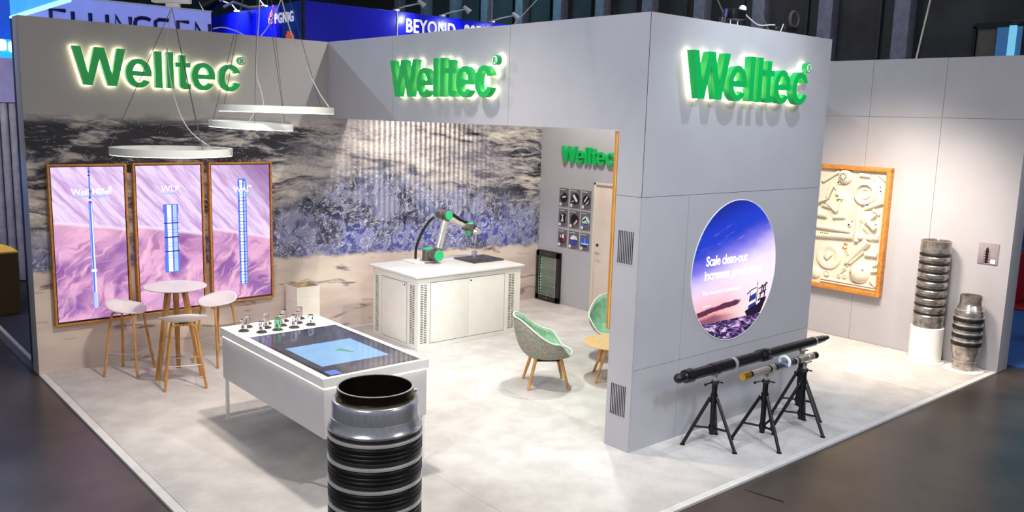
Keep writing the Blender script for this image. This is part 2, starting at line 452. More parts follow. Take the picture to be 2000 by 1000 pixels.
wr = thing('wall_right', (0, 0, 0), 'far right wall lit warm, carrying the white relief', 'wall', kind='structure')
MB().box((xR+.010, yR, -.02), (9.99, -.3, H-.002), .003).build('wall_core', 'wall', wr)
MB().box((xR+.006, yR+.006, .002), (xR+.0098, -2.61, H-.006)).build('joint_backing', 'gap', wr)
ys = [yR, -5.665, -4.665, -3.665, -2.61]
for i in range(4):
    for z0, z1 in ((0, 3.22), (3.22, H)):
        MB().box((xR, ys[i]+(g if i else 0), z0+(g if z0 else 0)), (xR+.006, ys[i+1]-g, z1-(0 if z1 == H else g))).build('wall_panel', 'wall', wr)

ws = thing('wall_storage', (0, 0, 0), 'pale lounge end wall with door, fridge and posters', 'wall', kind='structure')
MB().box((xc, -1.262, 0), (9.65, -.001, H)).box((xc+.05, -2.12, 0), (9.65, -1.262, H)).box((xc, -2.6, 0), (9.65, -2.12, H)) \
    .box((xc, -2.12, 2.08), (xc+.05, -1.262, H)).build('wall_core', 'wall', ws)

d = thing('door_1', (xc, -1.69, 0), 'plain cream storage door with a steel lever handle', 'door', kind='structure')
MB().box((xc+.012, -2.07, .005), (xc+.045, -1.305, 2.05), .003).build('door_leaf', mat('door_cream', (222, 208, 196), .5, var=.01), d)
fr = MB().box((xc-.012, -1.303, 0), (xc+.048, -1.262, 2.09), .003).box((xc-.012, -2.12, 0), (xc+.048, -2.072, 2.09), .003).box((xc-.012, -2.12, 2.052), (xc+.048, -1.262, 2.09), .003)
fr.build('door_frame', mat('door_frame', (214, 206, 188), .5, var=.01), d)
hd = MB().lathe([(.0, 0), (.026, 0), (.026, .008), (0, .008)], 20, align((xc+.012, -1.37, .985), (-1, 0, 0))).tube([(xc+.01, -1.37, .985), (xc-.045, -1.37, .985), (xc-.05, -1.385, .985), (xc-.05, -1.49, .985)], .010, 8)
hd.build('door_handle', 'steel', d)
MB().lathe([(0, 0), (.024, 0), (.024, .012), (.008, .012), (.008, .018), (0, .018)], 20, align((xc+.012, -1.37, 1.10), (-1, 0, 0))).build('lock_cylinder', 'steel_dark', d)

# framed screen on the inner face of the front wall, seen edge on
t = thing('wall_screen', (xf+.02, yp+wp, 1.12), 'oak framed screen seen edge on behind the pillar of the opening', 'screen')
MB().box((xf+.018, yp+wp+.006, 1.12), (xf+.045, yp+wp+.066, hb-.012), .003).build('frame_stile', 'oak_frame', t)
MB().box((xf+.014, yp+wp+.022, 1.13), (xf+.0178, yp+wp+.038, hb-.02)).build('bright_edge', 'brass_strip', t)
MB().box((xf+.86, yp+wp+.006, 1.12), (xf+.887, yp+wp+.066, hb-.012), .003).build('frame_stile', 'oak_frame', t)
for z_ in (1.12, hb-.039): MB().box((xf+.045, yp+wp+.006, z_), (xf+.86, yp+wp+.066, z_+.027), .003).build('frame_rail', 'oak_frame', t)
MB().box((xf+.045, yp+wp+.008, 1.147), (xf+.86, yp+wp+.050, hb-.04)).build('display', 'black_gloss', t)

# ------------------------------------------------------------------ hall behind the stand
hw = thing('wall_hall', (16, 0, 0), 'dark hall wall with upright grey columns', 'wall', kind='structure')
MB().box((16.3, -16, -.1), (16.6, 24, 12)).build('wall_core', mat('hall_black', (44, 44, 46), .8, var=.25, sc=.8), hw)
for k in range(-8, 9):
    y = 3.314 + 1.743*k
    if -5.3 < y < -1.95: continue
    MB().box((16.0, y-.17, -.05), (16.3, y+.17, 12), .01).build('column', mat('column_grey', (112, 112, 126), .6, var=.08), hw)
    MB().box((16.22, y+.55, -.05), (16.28, y+.60, 12)).build('wall_batten', 'hall_black', hw)
hb2 = MB().box((-14, 22, -.1), (16.3, 22.3, 12)).build('wall_far', mat('hall_teal', (20, 56, 66), .8, var=.2)); tag(hb2, 'very dark teal far hall wall behind the neighbouring stands', 'wall', kind='structure')
wn = thing('window_1', (16, -3.9, 4.2), 'glazed opening high in the dark hall wall at the right edge', 'window', kind='structure')
MB().box((16.2, -5.25, 5.06), (16.32, -3.30, 5.16)).box((16.2, -3.36, 3.4), (16.3, -3.30, 5.1)).box((16.1, -4.35, 3.4), (16.3, -4.24, 5.1)).build('window_frame', 'black_metal', wn)
MB().box((16.24, -3.72, 3.4), (16.27, -3.37, 5.06)).build('wall_pier', mat('pier', (82, 80, 72), .8), wn)
MB().box((16.22, -4.24, 3.4), (16.25, -3.74, 5.06)).build('pane', mat('pane_blue', (20, 40, 60), .2, var=.2, emit=(58, 106, 160), es=.55), wn)
MB().box((16.15, -4.10, 3.4), (16.21, -3.98, 5.08)).build('lit_post', mat('post_blue', (20, 30, 40), .3, emit=(120, 200, 236), es=.8), wn)
MB().box((16.24, -5.3, 3.4), (16.27, -4.35, 4.82)).build('pane', mat('pane_brown', (100, 88, 86), .4, var=.2), wn)
MB().box((16.23, -5.3, 4.82), (16.26, -4.35, 5.06)).build('pane', mat('pane_teal', (60, 90, 108), .4, var=.3), wn)
MB().cone((16.05, -4.05, 5.13), (16.05, -5.3, 5.16), .03, .05, 10).build('pipe', 'steel_dark', wn)

blue = mat('booth_blue', (6, 16, 235), .30, var=.05, sc=1, coat=.2)
# booth with slanting logo name
b1 = thing('exhibition_booth', (2.2, 4, 0), 'pale lilac booth fascia with dark blue lettering above the left wall', 'booth')
MB().box((.80, 4.0, 0), (3.71, 4.12, 4.68), .004).build('fascia', mat('lilac', (172, 178, 226), .5, var=.03, emit=(130, 140, 240), es=.42), b1)  # emission stands in for lamp light falling on the fascia
MB().box((.80, 3.985, 4.665), (3.72, 3.999, 4.69)).build('edge_trim', 'white_lac', b1)
navy2 = mat('letter_navy', (10, 8, 84), .4)
def rr(pts, r=.031): return MB().tube(pts, r, 8)
def bl(pts): rr([(p[0], 3.985, p[1]) for p in pts]).build('letter', navy2, b1)
z1, z0 = 4.467, 4.08; zm = 4.28
bl([(1.45, z1), (1.245, z1), (1.245, z0), (1.45, z0)]); bl([(1.245, zm), (1.42, zm)])
bl([(1.551, z1), (1.551, z0), (1.73, z0)]); bl([(1.80, z1), (1.80, z0), (1.97, z0)])
bl([(2.045, z1), (2.045, z0)])
bl([(2.17, z0), (2.17, z1), (2.39, z0), (2.39, z1)])
bl([(2.70, z1-.02), (2.64, z1), (2.55, z1), (2.48, z1-.03), (2.465, z1-.09), (2.465, z0+.09), (2.50, z0), (2.64, z0), (2.70, z0+.05), (2.70, zm), (2.60, zm)])
bl([(3.00, z1), (2.84, z1), (2.78, z1-.04), (2.78, zm+.06), (2.82, zm), (2.95, zm-.01), (2.99, zm-.06), (2.99, z0+.05), (2.94, z0), (2.77, z0)])
bl([(3.32, z1), (3.14, z1), (3.14, z0), (3.32, z0)]); bl([(3.14, zm), (3.29, zm)])
bl([(3.43, z0), (3.43, z1), (3.67, z0), (3.67, z1)])
# cyan translucent fascia coming towards the camera
b2 = thing('hanging_banner', (.72, 2.6, 4.9), 'glowing cyan hanging fascia at the top left corner', 'banner')
MB().box((.70, .9, 4.31), (.76, 3.95, 6.0), .003).build('lit_fabric', mat('cyan_lit', (40, 120, 190), .4, var=.15, sc=2, emit=(66, 164, 240), es=.85), b2)
MB().box((.685, .9, 4.285), (.77, 3.95, 4.315), .003).build('light_strip', mat('cyan_strip', (200, 250, 255), .4, emit=(150, 240, 255), es=1.3), b2)
MB().tube([(.70, 3.9, 6), (.70, 3.9, 9)], .01, 6).tube([(.70, 1.0, 6), (.70, 1.0, 9)], .01, 6).build('suspension_wire', 'wire', b2)
# blue block booth: one face towards -x, one towards -y
b3 = thing('exhibition_booth', (6, 5.14, 0), 'deep blue booth block with white and orange logo and lettering', 'booth')
MB().box((6.0, 5.14, 0), (11.75, 9.75, 5.20), .004).build('booth_wall', blue, b3)
MB().box((5.97, 5.11, 0), (6.01, 5.15, 5.215)).build('corner_trim', 'steel_dark', b3)
MB().box((8.15, 5.122, 0), (8.17, 5.139, 5.2)).build('panel_joint', 'white_lac', b3)
MB().box((5.985, 5.14, 0), (5.999, 6.05, 5.19)).build('graphic_panel', mat('blue_grad', (40, 84, 190), .4, var=.25, sc=1.2), b3)
white_em = mat('white_print', (240, 242, 250), .5, emit=(240, 242, 250), es=.35)
put('lettering', text_mesh('BEYOND', .40, .012, .009, space=1.06, xs=.80), white_em, b3, wm(b3).inverted() @ faceY(8.37, 5.13, 4.80))
put('lettering', text_mesh('2050', .40, .012, .018, space=1.0, xs=.80), white_em, b3, wm(b3).inverted() @ faceY(9.95, 5.13, 4.80))
put('lettering', text_mesh('PGNiG', .28, .012, .007, xs=.92, space=1.12), white_em, b3, wm(b3).inverted() @ faceX(5.976, 6.36, 4.83) @ Matrix.Diagonal((1.02, 1, 1, 1)))
fl_ = MB()
for k, (dz, w) in enumerate(((.0, .20), (.075, .155), (.15, .10))):
    fl_.tube([(5.975, -.26+6.72, 4.87+dz*.9), (5.975, -.26+6.80-.01*k, 4.83+dz), (5.975, -.26+6.88-.02*k, 4.86+dz*.9), (5.975, -.26+6.90-.05*k, 4.93+dz*.8), (5.975, -.26+6.76-.03*k, 5.0+dz*.9), (5.975, -.26+6.68, 5.06+dz)], [.012, .022, .024, .022, .018, .006], 8, smooth=4)
fl_.build('flame_emblem', mat('flame', (244, 130, 120), .5, emit=(240, 110, 110), es=.4), b3)
co = MB(); rnd = random.Random(3)
for k in range(16):
    a = -1.2+k*.16; L = .16+.08*rnd.random(); y0 = 5.68; zz0 = 4.36
    co.tube([(5.978, y0, zz0), (5.978, y0+math.sin(a)*L*.6, zz0+math.cos(a)*L*.8), (5.978, y0+math.sin(a)*L*.95, zz0+math.cos(a)*L*1.25)], [.035, .024, .03], 6)
co.build('coral_emblem', mat('coral', (240, 110, 70), .6, emit=(235, 100, 60), es=.3), b3)
for i, (x, w) in enumerate(((8.15, 'left'), (9.35, 'middle'), (10.75, 'right'))):
    a = thing('arm_spotlight', (x, 5.14, 5.2), f'white arm spotlight on top of the blue booth, {w} of its long face', 'lamp', 'arm spotlights on the blue booth')
    MB().box((x-.06, 5.10, 5.202), (x+.06, 5.20, 5.24), .006).build('clamp', 'plastic', a)
    MB().tube([(x, 5.14, 5.24), (x+.10, 4.95, 5.30), (x+.30, 4.70, 5.36)], .016, 8).build('arm', 'plastic', a)
    hd = MB().cone((x+.27, 4.74, 5.42), (x+.38, 4.66, 5.30), .035, .065, 16).build('lamp_head', 'plastic', a)
    spot('booth_and_fill_light', (x+.36, 4.70, 5.28), (x+.05, 5.14, 4.95), 120, (.85, .92, 1), 110, .9, .03)
for i, (y, w) in enumerate(((8.3, 'far'), (6.9, 'near'))):
    a = thing('arm_spotlight', (6.0, y, 5.2), f'white arm spotlight above the {w} end of the blue logo wall', 'lamp', 'arm spotlights on the blue booth')
    MB().box((5.96, y-.06, 5.2), (6.06, y+.06, 5.24), .006).build('clamp', 'plastic', a)
    MB().tube([(6, y, 5.24), (5.85, y-.1, 5.34), (5.5, y-.25, 5.40)], .016, 8).build('arm', 'plastic', a)
    MB().cone((5.53, y-.22, 5.46), (5.44, y-.30, 5.34), .035, .065, 16).build('lamp_head', 'plastic', a)
    spot('booth_and_fill_light', (5.50, y-.26, 5.32), (6.0, y-.1, 5.0), 110, (.8, .9, 1), 110, .9, .03)
# dark stage lamp between the stands
sl = thing('stage_lamp', (4.5, 6.2, 5.10), 'dark stage lamp with bright lens hanging beside the lilac fascia', 'lamp')
MB().cone((4.42, 6.2, 5.00), (4.66, 6.05, 5.16), .14, .11, 20).build('housing', 'black_metal', sl)
MB().cone((4.40, 6.21, 4.99), (4.42, 6.20, 5.00), .10, .11, 20).build('lens', mat('lens_lit', (180, 210, 230), .2, emit=(150, 190, 225), es=.7), sl)
MB().tube([(4.75, 6.0, 5.00), (4.95, 6.0, 5.12), (5.3, 6.1, 5.06), (5.6, 6.0, 5.10)], .03, 8).build('bracket_arm', 'steel', sl)
MB().cone((4.6, 6.1, 5.10), (4.6, 6.1, 9), .03, .03, 8).build('hanger', 'black_metal', sl)

# neighbour on the left
b4 = thing('exhibition_booth', (.3, 6, 0), 'blue lit booth front with mauve header and grey curtains at the left edge', 'booth')
MB().box((-3, 6.0, 4.11), (1.35, 6.1, 7.0)).build('upper_wall', mat('blue_wall', (10, 84, 205), .5, var=.06, emit=(8, 70, 190), es=.35), b4)
MB().box((-3, 6.0, 3.07), (1.35, 6.1, 3.80)).build('header', mat('mauve', (140, 134, 172), .5, var=.04), b4)
MB().box((-3, 6.03, 3.80), (1.35, 6.1, 4.11)).build('light_box_back', mat('cyan_box', (40, 150, 220), .4, emit=(40, 150, 225), es=.8), b4)
for k in range(4):
    x1 = 1.01-.31*k
    MB().box((x1-.26, 6.0, 3.92), (x1, 6.03, 4.10), .04).build('light_box', mat('white_box', (240, 250, 255), .4, emit=(235, 248, 255), es=1.3), b4)
MB().box((1.045, 6.0, 3.90), (1.2, 6.03, 4.08), .04).build('light_box', 'white_box', b4)
for k in range(16):
    x1 = 1.20-.135*k
    q = MB().tube([(x1, 6.12, .8 if 0 else 0.0), (x1, 6.12, 3.06)], .062, 12)
    q.build('curtain_fold', mat('curtain', (142, 140, 148), .9, var=.08), b4)
nf = thing('neighbour_platform', (0, 0, 0), 'dark neighbouring stand floor with a white kerb at the left edge', 'platform', kind='structure')
MB().box((.10, .30, -.024), (6, 5.95, -.004)).build('floor_sheet', mat('neighbour_floor', (40, 40, 44), .6), nf)
MB().box((.055, .30, -.024), (.0995, 5.95, .004)).build('kerb', mat('kerb_white', (190, 188, 178), .6), nf)
MB().box((-.03, .30, -.024), (.0545, 5.95, -.012)).build('kerb_ramp', mat('kerb_grey', (78, 78, 84), .6), nf)
nv = MB().box((.045, .275, 0), (.14, .60, 4.0)).build('partition_panel', 'navy'); tag(nv, 'navy blue partition panel set against the back of the mural wall', 'panel')
ct = thing('counter', (0, 3.4, 0), 'yellow topped brown counter at the left edge of the hall', 'counter')
MB().box((-1.2, 3.40, 0), (.49, 4.6, .90)).build('body', mat('brown_body', (92, 66, 34), .6, var=.05), ct)
MB().prism([(-1.22, 3.38), (.50, 3.38), (.50, 3.9), (.36, 4.62), (-1.22, 4.62)], .90, .925).build('top', mat('yellow_top', (226, 182, 66), .5, var=.03), ct)

# neighbour on the right
rc = thing('folding_chair', (12.2, -5.9, 0), 'dark red folding chair on blue carpet beyond the right wall', 'chair')
cm = Matrix.Translation((12.15, -6.02, 0)) @ RZ(R(20))
q = MB().lathe([(0, -.015), (.30, -.012), (.31, 0), (.30, .012), (0, .015)], 28, cm @ T3(0, .05, .86) @ Matrix.Rotation(R(80), 4, 'Y') @ Matrix.Diagonal((1.35, .9, 1, 1))); q.build('backrest', 'red', rc)
MB().box((-.42, -.22, .44), (.0, .26, .49), .02, cm).build('seat', 'red', rc)
for a, b in (((.02, -.2, .9), (-.42, -.22, 0)), ((.02, .24, .9), (-.42, .26, 0)), ((-.40, -.2, .47), (.08, -.22, 0)), ((-.40, .24, .47), (.08, .26, 0))):
    MB().tube([cm @ Vector(a), cm @ Vector(b)], .016, 8).build('leg', 'red', rc)
bf = MB().box((10.2, -16, -.024), (15.9, 2, -.010)).build('blue_carpet', mat('blue_carpet', (40, 84, 150), .8, var=.05)); tag(bf, 'blue carpet of the next stand, right of the grey end wall', 'carpet', kind='structure')
bw = thing('exhibition_booth', (15, -6, 0), 'blue and brown lit booth seen past the right end of the far wall', 'booth')
MB().box((14.6, -9, 1.9), (14.7, -4.6, 3.7)).build('lit_panel', mat('aqua_lit', (120, 190, 210), .4, var=.2, sc=2, emit=(130, 200, 222), es=.8), bw)
MB().box((14.6, -9, 0), (14.75, -4.6, 1.0)).build('lower_wall', mat('brown_wall', (84, 62, 60), .6, var=.2), bw)
MB().box((14.6, -9, 1.0), (14.7, -4.6, 1.9)).build('shelf_band', mat('blue_band', (70, 110, 170), .5, var=.4, sc=3), bw)
for k in range(6):
    MB().box((14.55, -6.9+k*.28, 1.9), (14.6, -6.8+k*.28, 2.5)).build('bottle_print', 'blue_band', bw)

# ------------------------------------------------------------------ illuminated signs
def arc(cx, cy, rx, ry, a0, a1, n):
    return [(cx+rx*math.cos(R(a0+(a1-a0)*i/n)), cy+ry*math.sin(R(a0+(a1-a0)*i/n))) for i in range(n+1)]
def glyph_W(x): return [[(x+a, b) for a, b in [(0, .425), (.088, .425), (.157, .125), (.235, .425), (.335, .425), (.412, .125), (.478, .425), (.566, .425), (.460, 0), (.369, 0), (.284, .30), (.198, 0), (.110, 0)]]]
def glyph_l(x): return [[(x, 0), (x+.077, 0), (x+.077, .425), (x, .425)]]
def glyph_e(x):
    cx, cy = x+.1435, .160; rx, ry, ix, iy = .1435, .166, .070, .108
    yb, yt = cy-.030, cy+.024
    ab = math.degrees(math.asin((yb-cy)/ry)); aib = math.degrees(math.asin((yb-cy)/iy)); ait = math.degrees(math.asin((yt-cy)/iy))
    out = arc(cx, cy, rx, ry, ab, 326, 40)          # outer, up and over, to the terminal
    inn = arc(cx, cy, ix, iy, 318, 180-aib, 18)      # back along the inner edge to the bar
    eye = arc(cx, cy, ix, iy, ait, 180-ait, 18)
    return [out+inn, eye]
def glyph_t(x): return [[(x+a, b) for a, b in [(.05, .40), (.122, .40), (.122, .312), (.176, .312), (.176, .258), (.122, .258), (.122, .092), (.128, .070), (.145, .062), (.176, .062), (.176, .002), (.130, -.003), (.090, .001), (.064, .018), (.052, .045), (.05, .08), (.05, .258), (0, .258), (0, .312), (.05, .312)]]]
def glyph_c(x):
    cx, cy = x+.1455, .160
    return [arc(cx, cy, .1455, .166, 22, 336, 40)+arc(cx, cy, .070, .108, 330, 30, 22)]
LET = [(glyph_W, 0), (glyph_e, .563), (glyph_l, .895), (glyph_l, 1.029), (glyph_t, 1.132), (glyph_e, 1.324), (glyph_c, 1.654)]
def sign(M, label, sc=1.0, lit=True, depth=.075, group=None):
    t = thing('illuminated_sign', None, label, 'sign', group, M=M)
    K = Matrix.Diagonal((sc, sc, 1, 1)); off = .034 if lit else .012
    for f, x in LET:
        me = curve_mesh(f(x), depth); me.transform(K @ T3(0, 0, off+depth/2))
        o = put('letter', me, MATS['green'], t)
        if lit:
            mb = curve_mesh(f(x), .016, .004); mb.transform(K @ T3(0, 0, off-.010)); put('backlight', mb, MATS['halo'], o)
    d = MB().lathe([(0, off), (.053*sc, off), (.053*sc, off+depth*.8), (0, off+depth*.8)], 28, T3(1.961*sc, .378*sc, 0)).build('registered_mark', 'green', t, local=True)
    MB().lathe([(0, off+depth*.8), (.043*sc, off+depth*.8), (.043*sc, off+depth*.8+.002), (0, off+depth*.8+.002)], 28, T3(1.961*sc, .378*sc, 0)).build('mark_face', 'paper_white', d, local=True)
    put('mark_letter', text_mesh('R', .085*sc, .003, .0015), MATS['green'], d, T3(1.935*sc, .348*sc, off+depth*.8+.0035))
    if lit:
        MB().lathe([(0, off-.018), (.057*sc, off-.018), (.057*sc, off-.002), (0, off-.002)], 28, T3(1.961*sc, .378*sc, 0)).build('backlight', 'halo', d, local=True)
    return t
sign(faceY(.497, 0, 3.288), 'green backlit company name high on the sea mural wall')
sign(faceX(xf, -1.712, 3.270), 'green backlit company name on the fascia above the lounge opening')
sign(faceY(4.190, yp, 3.284), 'green backlit company name high on the wall over the round screen')
sign(faceX(xc, -.54, 2.375), 'small unlit green company name above the grid of nine posters', sc=.60, lit=False, depth=.05)

# ------------------------------------------------------------------ three framed screens on the mural
def framed_screen(x0, x1, z0, z1, label, m):
    t = thing('wall_screen', None, label, 'screen', 'framed screens on the sea mural', M=faceY(x0, -.001, z0))
    w, h, f, d = x1-x0, z1-z0, .022, .075
    for nm, a, b in (('frame_rail', (0, 0, 0), (w, f, d)), ('frame_rail', (0, h-f, 0), (w, h, d)), ('frame_stile', (0, f, 0), (f, h-f, d)), ('frame_stile', (w-f, f, 0), (w, h-f, d))):
        MB().box(a, b, .002).build(nm, 'oak_frame', t, local=True)
    s = MB().box((f, f, .004), (w-f, h-f, .052)).build('display', 'black_gloss', t, local=True)
    i = MB().box((f+.014, f+.022, .052), (w-f-.010, h-f-.012, .0535)).build('picture', m, s, local=True)
    return t, i, w, h
blu = mat('tool_blue', (20, 30, 60), .3, emit=(86, 122, 232), es=.95)
lbl = mat('tool_light', (20, 30, 60), .3, emit=(176, 200, 250), es=1.0)
wht = mat('tool_white', (20, 30, 60), .3, emit=(246, 248, 255), es=1.2)
dkb = mat('tool_navy', (10, 14, 60), .3, emit=(28, 34, 140), es=.8)
cyl = mat('underline_cyan', (10, 30, 40), .3, emit=(130, 205, 235), es=.95)
s1, p1, w1, h1 = framed_screen(.188, 1.03, .545, 2.40, 'left framed screen showing a long slim blue tool over pink dunes', dune_material('dunes_a', 0))
def strip(t, a, b, m, nm='picture_detail', d=.0005):
    MB().box((a[0], a[1], .0535), (b[0], b[1], .0535+d)).build(nm, m, t, local=True)
# slim tool
cx = .432
def tool_poly(t, pts, m, nm='tool_picture', d=.0006):
    MB().prism(pts, .0535, .0535+d).build(nm, m, t, local=True)
tool_poly(s1, [(cx-.010, 1.46), (cx+.010, 1.46), (cx+.007, 1.82), (cx-.005, 1.82)], blu)
tool_poly(s1, [(cx-.016, .17), (cx+.034, .17), (cx+.020, 1.42), (cx-.020, 1.42)], blu)
tool_poly(s1, [(cx+.014, .18), (cx+.032, .18), (cx+.016, 1.40), (cx+.008, 1.40)], wht, d=.0009)
tool_poly(s1, [(cx-.012, .18), (cx-.006, .18), (cx-.010, 1.40), (cx-.015, 1.40)], lbl, d=.0009)
strip(s1, (cx-.022, .60), (cx+.036, .63), wht, d=.0012)
for zz in (1.415, 1.46, 1.53, 1.72, 1.76): strip(s1, (cx-.014, zz), (cx+.012, zz+.012), dkb, d=.0012)
tool_poly(s1, [(cx-.004, .165), (cx+.030, .165), (cx+.026, .36), (cx-.004, .36)], lbl, d=.0010)
put('screen_text', text_mesh('Well Miller', .098, .0008, .0012), wht, s1, T3(.235, 1.505, .0566))
put('screen_text', text_mesh('®', .06, .0008, .0006), wht, s1, T3(.632, 1.552, .0566))
strip(s1, (.245, 1.475), (.625, 1.488), cyl, 'underline')
s2, p2, w2, h2 = framed_screen(1.10, 1.94, .555, 2.405, 'middle framed screen showing a short ribbed blue tube over pink dunes', dune_material('dunes_b', .84))
cx = .43
tool_poly(s2, [(cx-.085, .50), (cx+.085, .50), (cx+.095, .55), (cx+.095, .70), (cx+.082, .74), (cx+.082, 1.22), (cx+.095, 1.26), (cx+.090, 1.345), (cx-.090, 1.345), (cx-.095, 1.26), (cx-.082, 1.22), (cx-.082, .74), (cx-.092, .70), (cx-.092, .55)], blu)
tool_poly(s2, [(cx-.045, .51), (cx+.005, .51), (cx+.005, 1.335), (cx-.045, 1.335)], wht, d=.0009)
tool_poly(s2, [(cx+.025, .51), (cx+.070, .51), (cx+.070, 1.335), (cx+.025, 1.335)], lbl, d=.0009)
for zz, hh in ((.755, .014), (.93, .014), (1.105, .014)): strip(s2, (cx-.088, zz), (cx+.090, zz+hh), dkb, d=.0013)
for zz in (.68, .71, .82, .86, .99, 1.03, 1.14, 1.17): strip(s2, (cx-.082, zz), (cx+.084, zz+.005), blu, d=.0013)
put('screen_text', text_mesh('WLP', .105, .0008, .0006, space=1.05), wht, s2, T3(.322, 1.50, .0566))
strip(s2, (.335, 1.470), (.49, 1.482), cyl, 'underline')
s3, p3, w3, h3 = framed_screen(2.008, 2.846, .590, 2.40, 'right framed screen showing a tall ribbed tool over pink dunes', dune_material('dunes_c', 1.62, 1))
cx = .435
tool_poly(s3, [(cx-.050, .22), (cx+.056, .22), (cx+.056, 1.56), (cx+.040, 1.60), (cx-.044, 1.60), (cx-.062, 1.56)], blu)
tool_poly(s3, [(cx-.030, .23), (cx+.006, .23), (cx+.002, 1.58), (cx-.036, 1.58)], wht, d=.0009)
tool_poly(s3, [(cx+.026, .23), (cx+.044, .23), (cx+.042, 1.56), (cx+.022, 1.56)], lbl, d=.0009)
for k in range(30): strip(s3, (cx-.056, .25+k*.044), (cx+.054, .258+k*.044), blu if k % 3 else dkb, d=.0013)
put('screen_text', text_mesh('WAI', .105, .0008, .0008, space=1.0), wht, s3, T3(.315, 1.425, .0572))
put('screen_text', text_mesh('TM', .045, .0008, .0004), wht, s3, T3(.50, 1.485, .0572))
strip(s3, (.315, 1.392), (.54, 1.404), cyl, 'underline', d=.0016)

# ------------------------------------------------------------------ round screen
def sky_material():
    m = bpy.data.materials.new('round_picture'); m.use_nodes = True; T = NT(m); b = m.node_tree.nodes['Principled BSDF']
    x, y, z = T.coord()      # disc centred at 0, radius .71
    q = y + x*-.28
    wv = T.noise(T.vec(x*1.2, y*3), 1.6, 5, .6) - .5
    c = T.mix((y+x*-.1+wv*.15).ss(-.50, -.02), (255, 160, 150), (236, 216, 244))
    c = T.mix((x*1+.1+wv*.2).ss(-.35, .5)*(1-y.ss(-.1, .35))*.75, c, (252, 240, 250))
    c = T.mix((q+wv*.22).ss(-.05, .26), c, (140, 130, 232))
    c = T.mix((q+wv*.20).ss(.12, .42), c, (30, 60, 200))
    c = T.mix((q+wv*.1).ss(.45, .85), c, (14, 26, 130))
    streak = T.noise(T.vec(x*1.2+y*.5, y*7-x*2.4), 1.3, 5, .6)
    c = T.mix((streak.ss(.55, .68))*(y.ss(.05, .3))*(1-y.ss(.42, .55))*.5, c, (170, 160, 244))
    cd = (y+.345-x*.10+wv*.09); cloud = (0-(cd*cd*900)).f('EXPONENT')*(1-x.ss(.0, .25))
    c = T.mix(cloud.ss(.3, .7), c, (92, 44, 74))
    cl2 = (y+.44+wv*.10).ss(.03, -.03)*(1-x.ss(-.35, .20))
    c = T.mix(cl2*.85, c, (104, 62, 96))
    ws = T.noise(T.vec(x*3, y*9+x), 2.6, 8, .7, .6)
    sea = T.mix(ws.ss(.44, .58), (28, 18, 66), (150, 112, 176)); sea = T.mix(ws.ss(.54, .64), sea, (240, 212, 238))
    c = T.mix(y.ss(-.500, -.508), c, sea)
    b.inputs['Base Color'].default_value = (.01, .01, .01, 1); b.inputs['Roughness'].default_value = .15
    m.node_tree.links.new(c, b.inputs['Emission Color']); b.inputs['Emission Strength'].default_value = .95
    return m
ccx, ccz, cr_ = 5.225, 1.596, .716
rs = thing('round_screen', None, 'round screen with a blue and pink sunset sea and a ship', 'screen', M=faceY(ccx, yp, ccz))
MB().lathe([(0, .001), (cr_+.008, .001), (cr_+.008, .006), (cr_, .006), (cr_, .003), (0, .003)], 96).build('rim', 'white_lac', rs, local=True)
MB().lathe([(0, .0032), (cr_-.001, .0032), (cr_-.001, .0045), (0, .0045)], 96).build('picture', sky_material(), rs, local=True)
put('screen_text', text_mesh('Scale clean-out', .135, .0008, .0035, xs=.92, space=.93), wht, rs, T3(-.50, .085, .0052))
put('screen_text', text_mesh('increases production', .135, .0008, .003, xs=.92, space=.93), wht, rs, T3(-.515, -.055, .0052))
put('screen_text', text_mesh('Fast re-access is performed', .058, .0006, .0008), wht, rs, T3(-.52, -.205, .0052))
MB().box((-.515, -.325, .0048), (-.37, -.318, .0053)).build('underline', wht, rs, local=True)
sh = thing('x', (0, 0, 0), 'x', 'x'); bpy.data.objects.remove(sh)
def pr(pts, m, d=.0006, nm='ship_picture'): MB().prism(pts, .0046, .0046+d).build(nm, m, rs, local=True)
dkp = mat('ship_dark', (10, 8, 20), .3, emit=(30, 16, 38), es=.9)
pr([(.215, -.455), (.60, -.335), (.50, -.500), (.26, -.515)][::1], dkp)
pr([(.27, -.435), (.40, -.405), (.40, -.25), (.29, -.27)], mat('ship_blue', (10, 10, 40), .3, emit=(40, 56, 140), es=.9), .0009)
for a, b, c_, d_ in ((.27, -.40, .395, -.37), (.30, -.30, .40, -.275), (.36, -.245, .44, -.225), (.42, -.41, .48, -.39)): pr([(a, b), (c_, b+.03), (c_, d_+.03), (a, d_)], wht, .0012)
sm_ = MB()
for a, b in (((.41, -.42), (.415, -.16)), ((.235, -.275), (.30, -.24)), ((.30, -.24), (.40, -.22)), ((.44, -.24), (.60, -.19)), ((.45, -.30), (.58, -.26)), ((.47, -.36), (.50, -.20)), ((.55, -.34), (.57, -.18)), ((.50, -.30), (.55, -.20)), ((.50, -.20), (.55, -.30))):
    sm_.tube([(a[0], a[1], .0056), (b[0], b[1], .0056)], .006 if a[1] > -.4 else .004, 5)
sm_.build('ship_rigging', dkp, rs, local=True)
pr([(.44, -.385), (.56, -.36), (.57, -.335), (.44, -.35)], dkp, .0008)

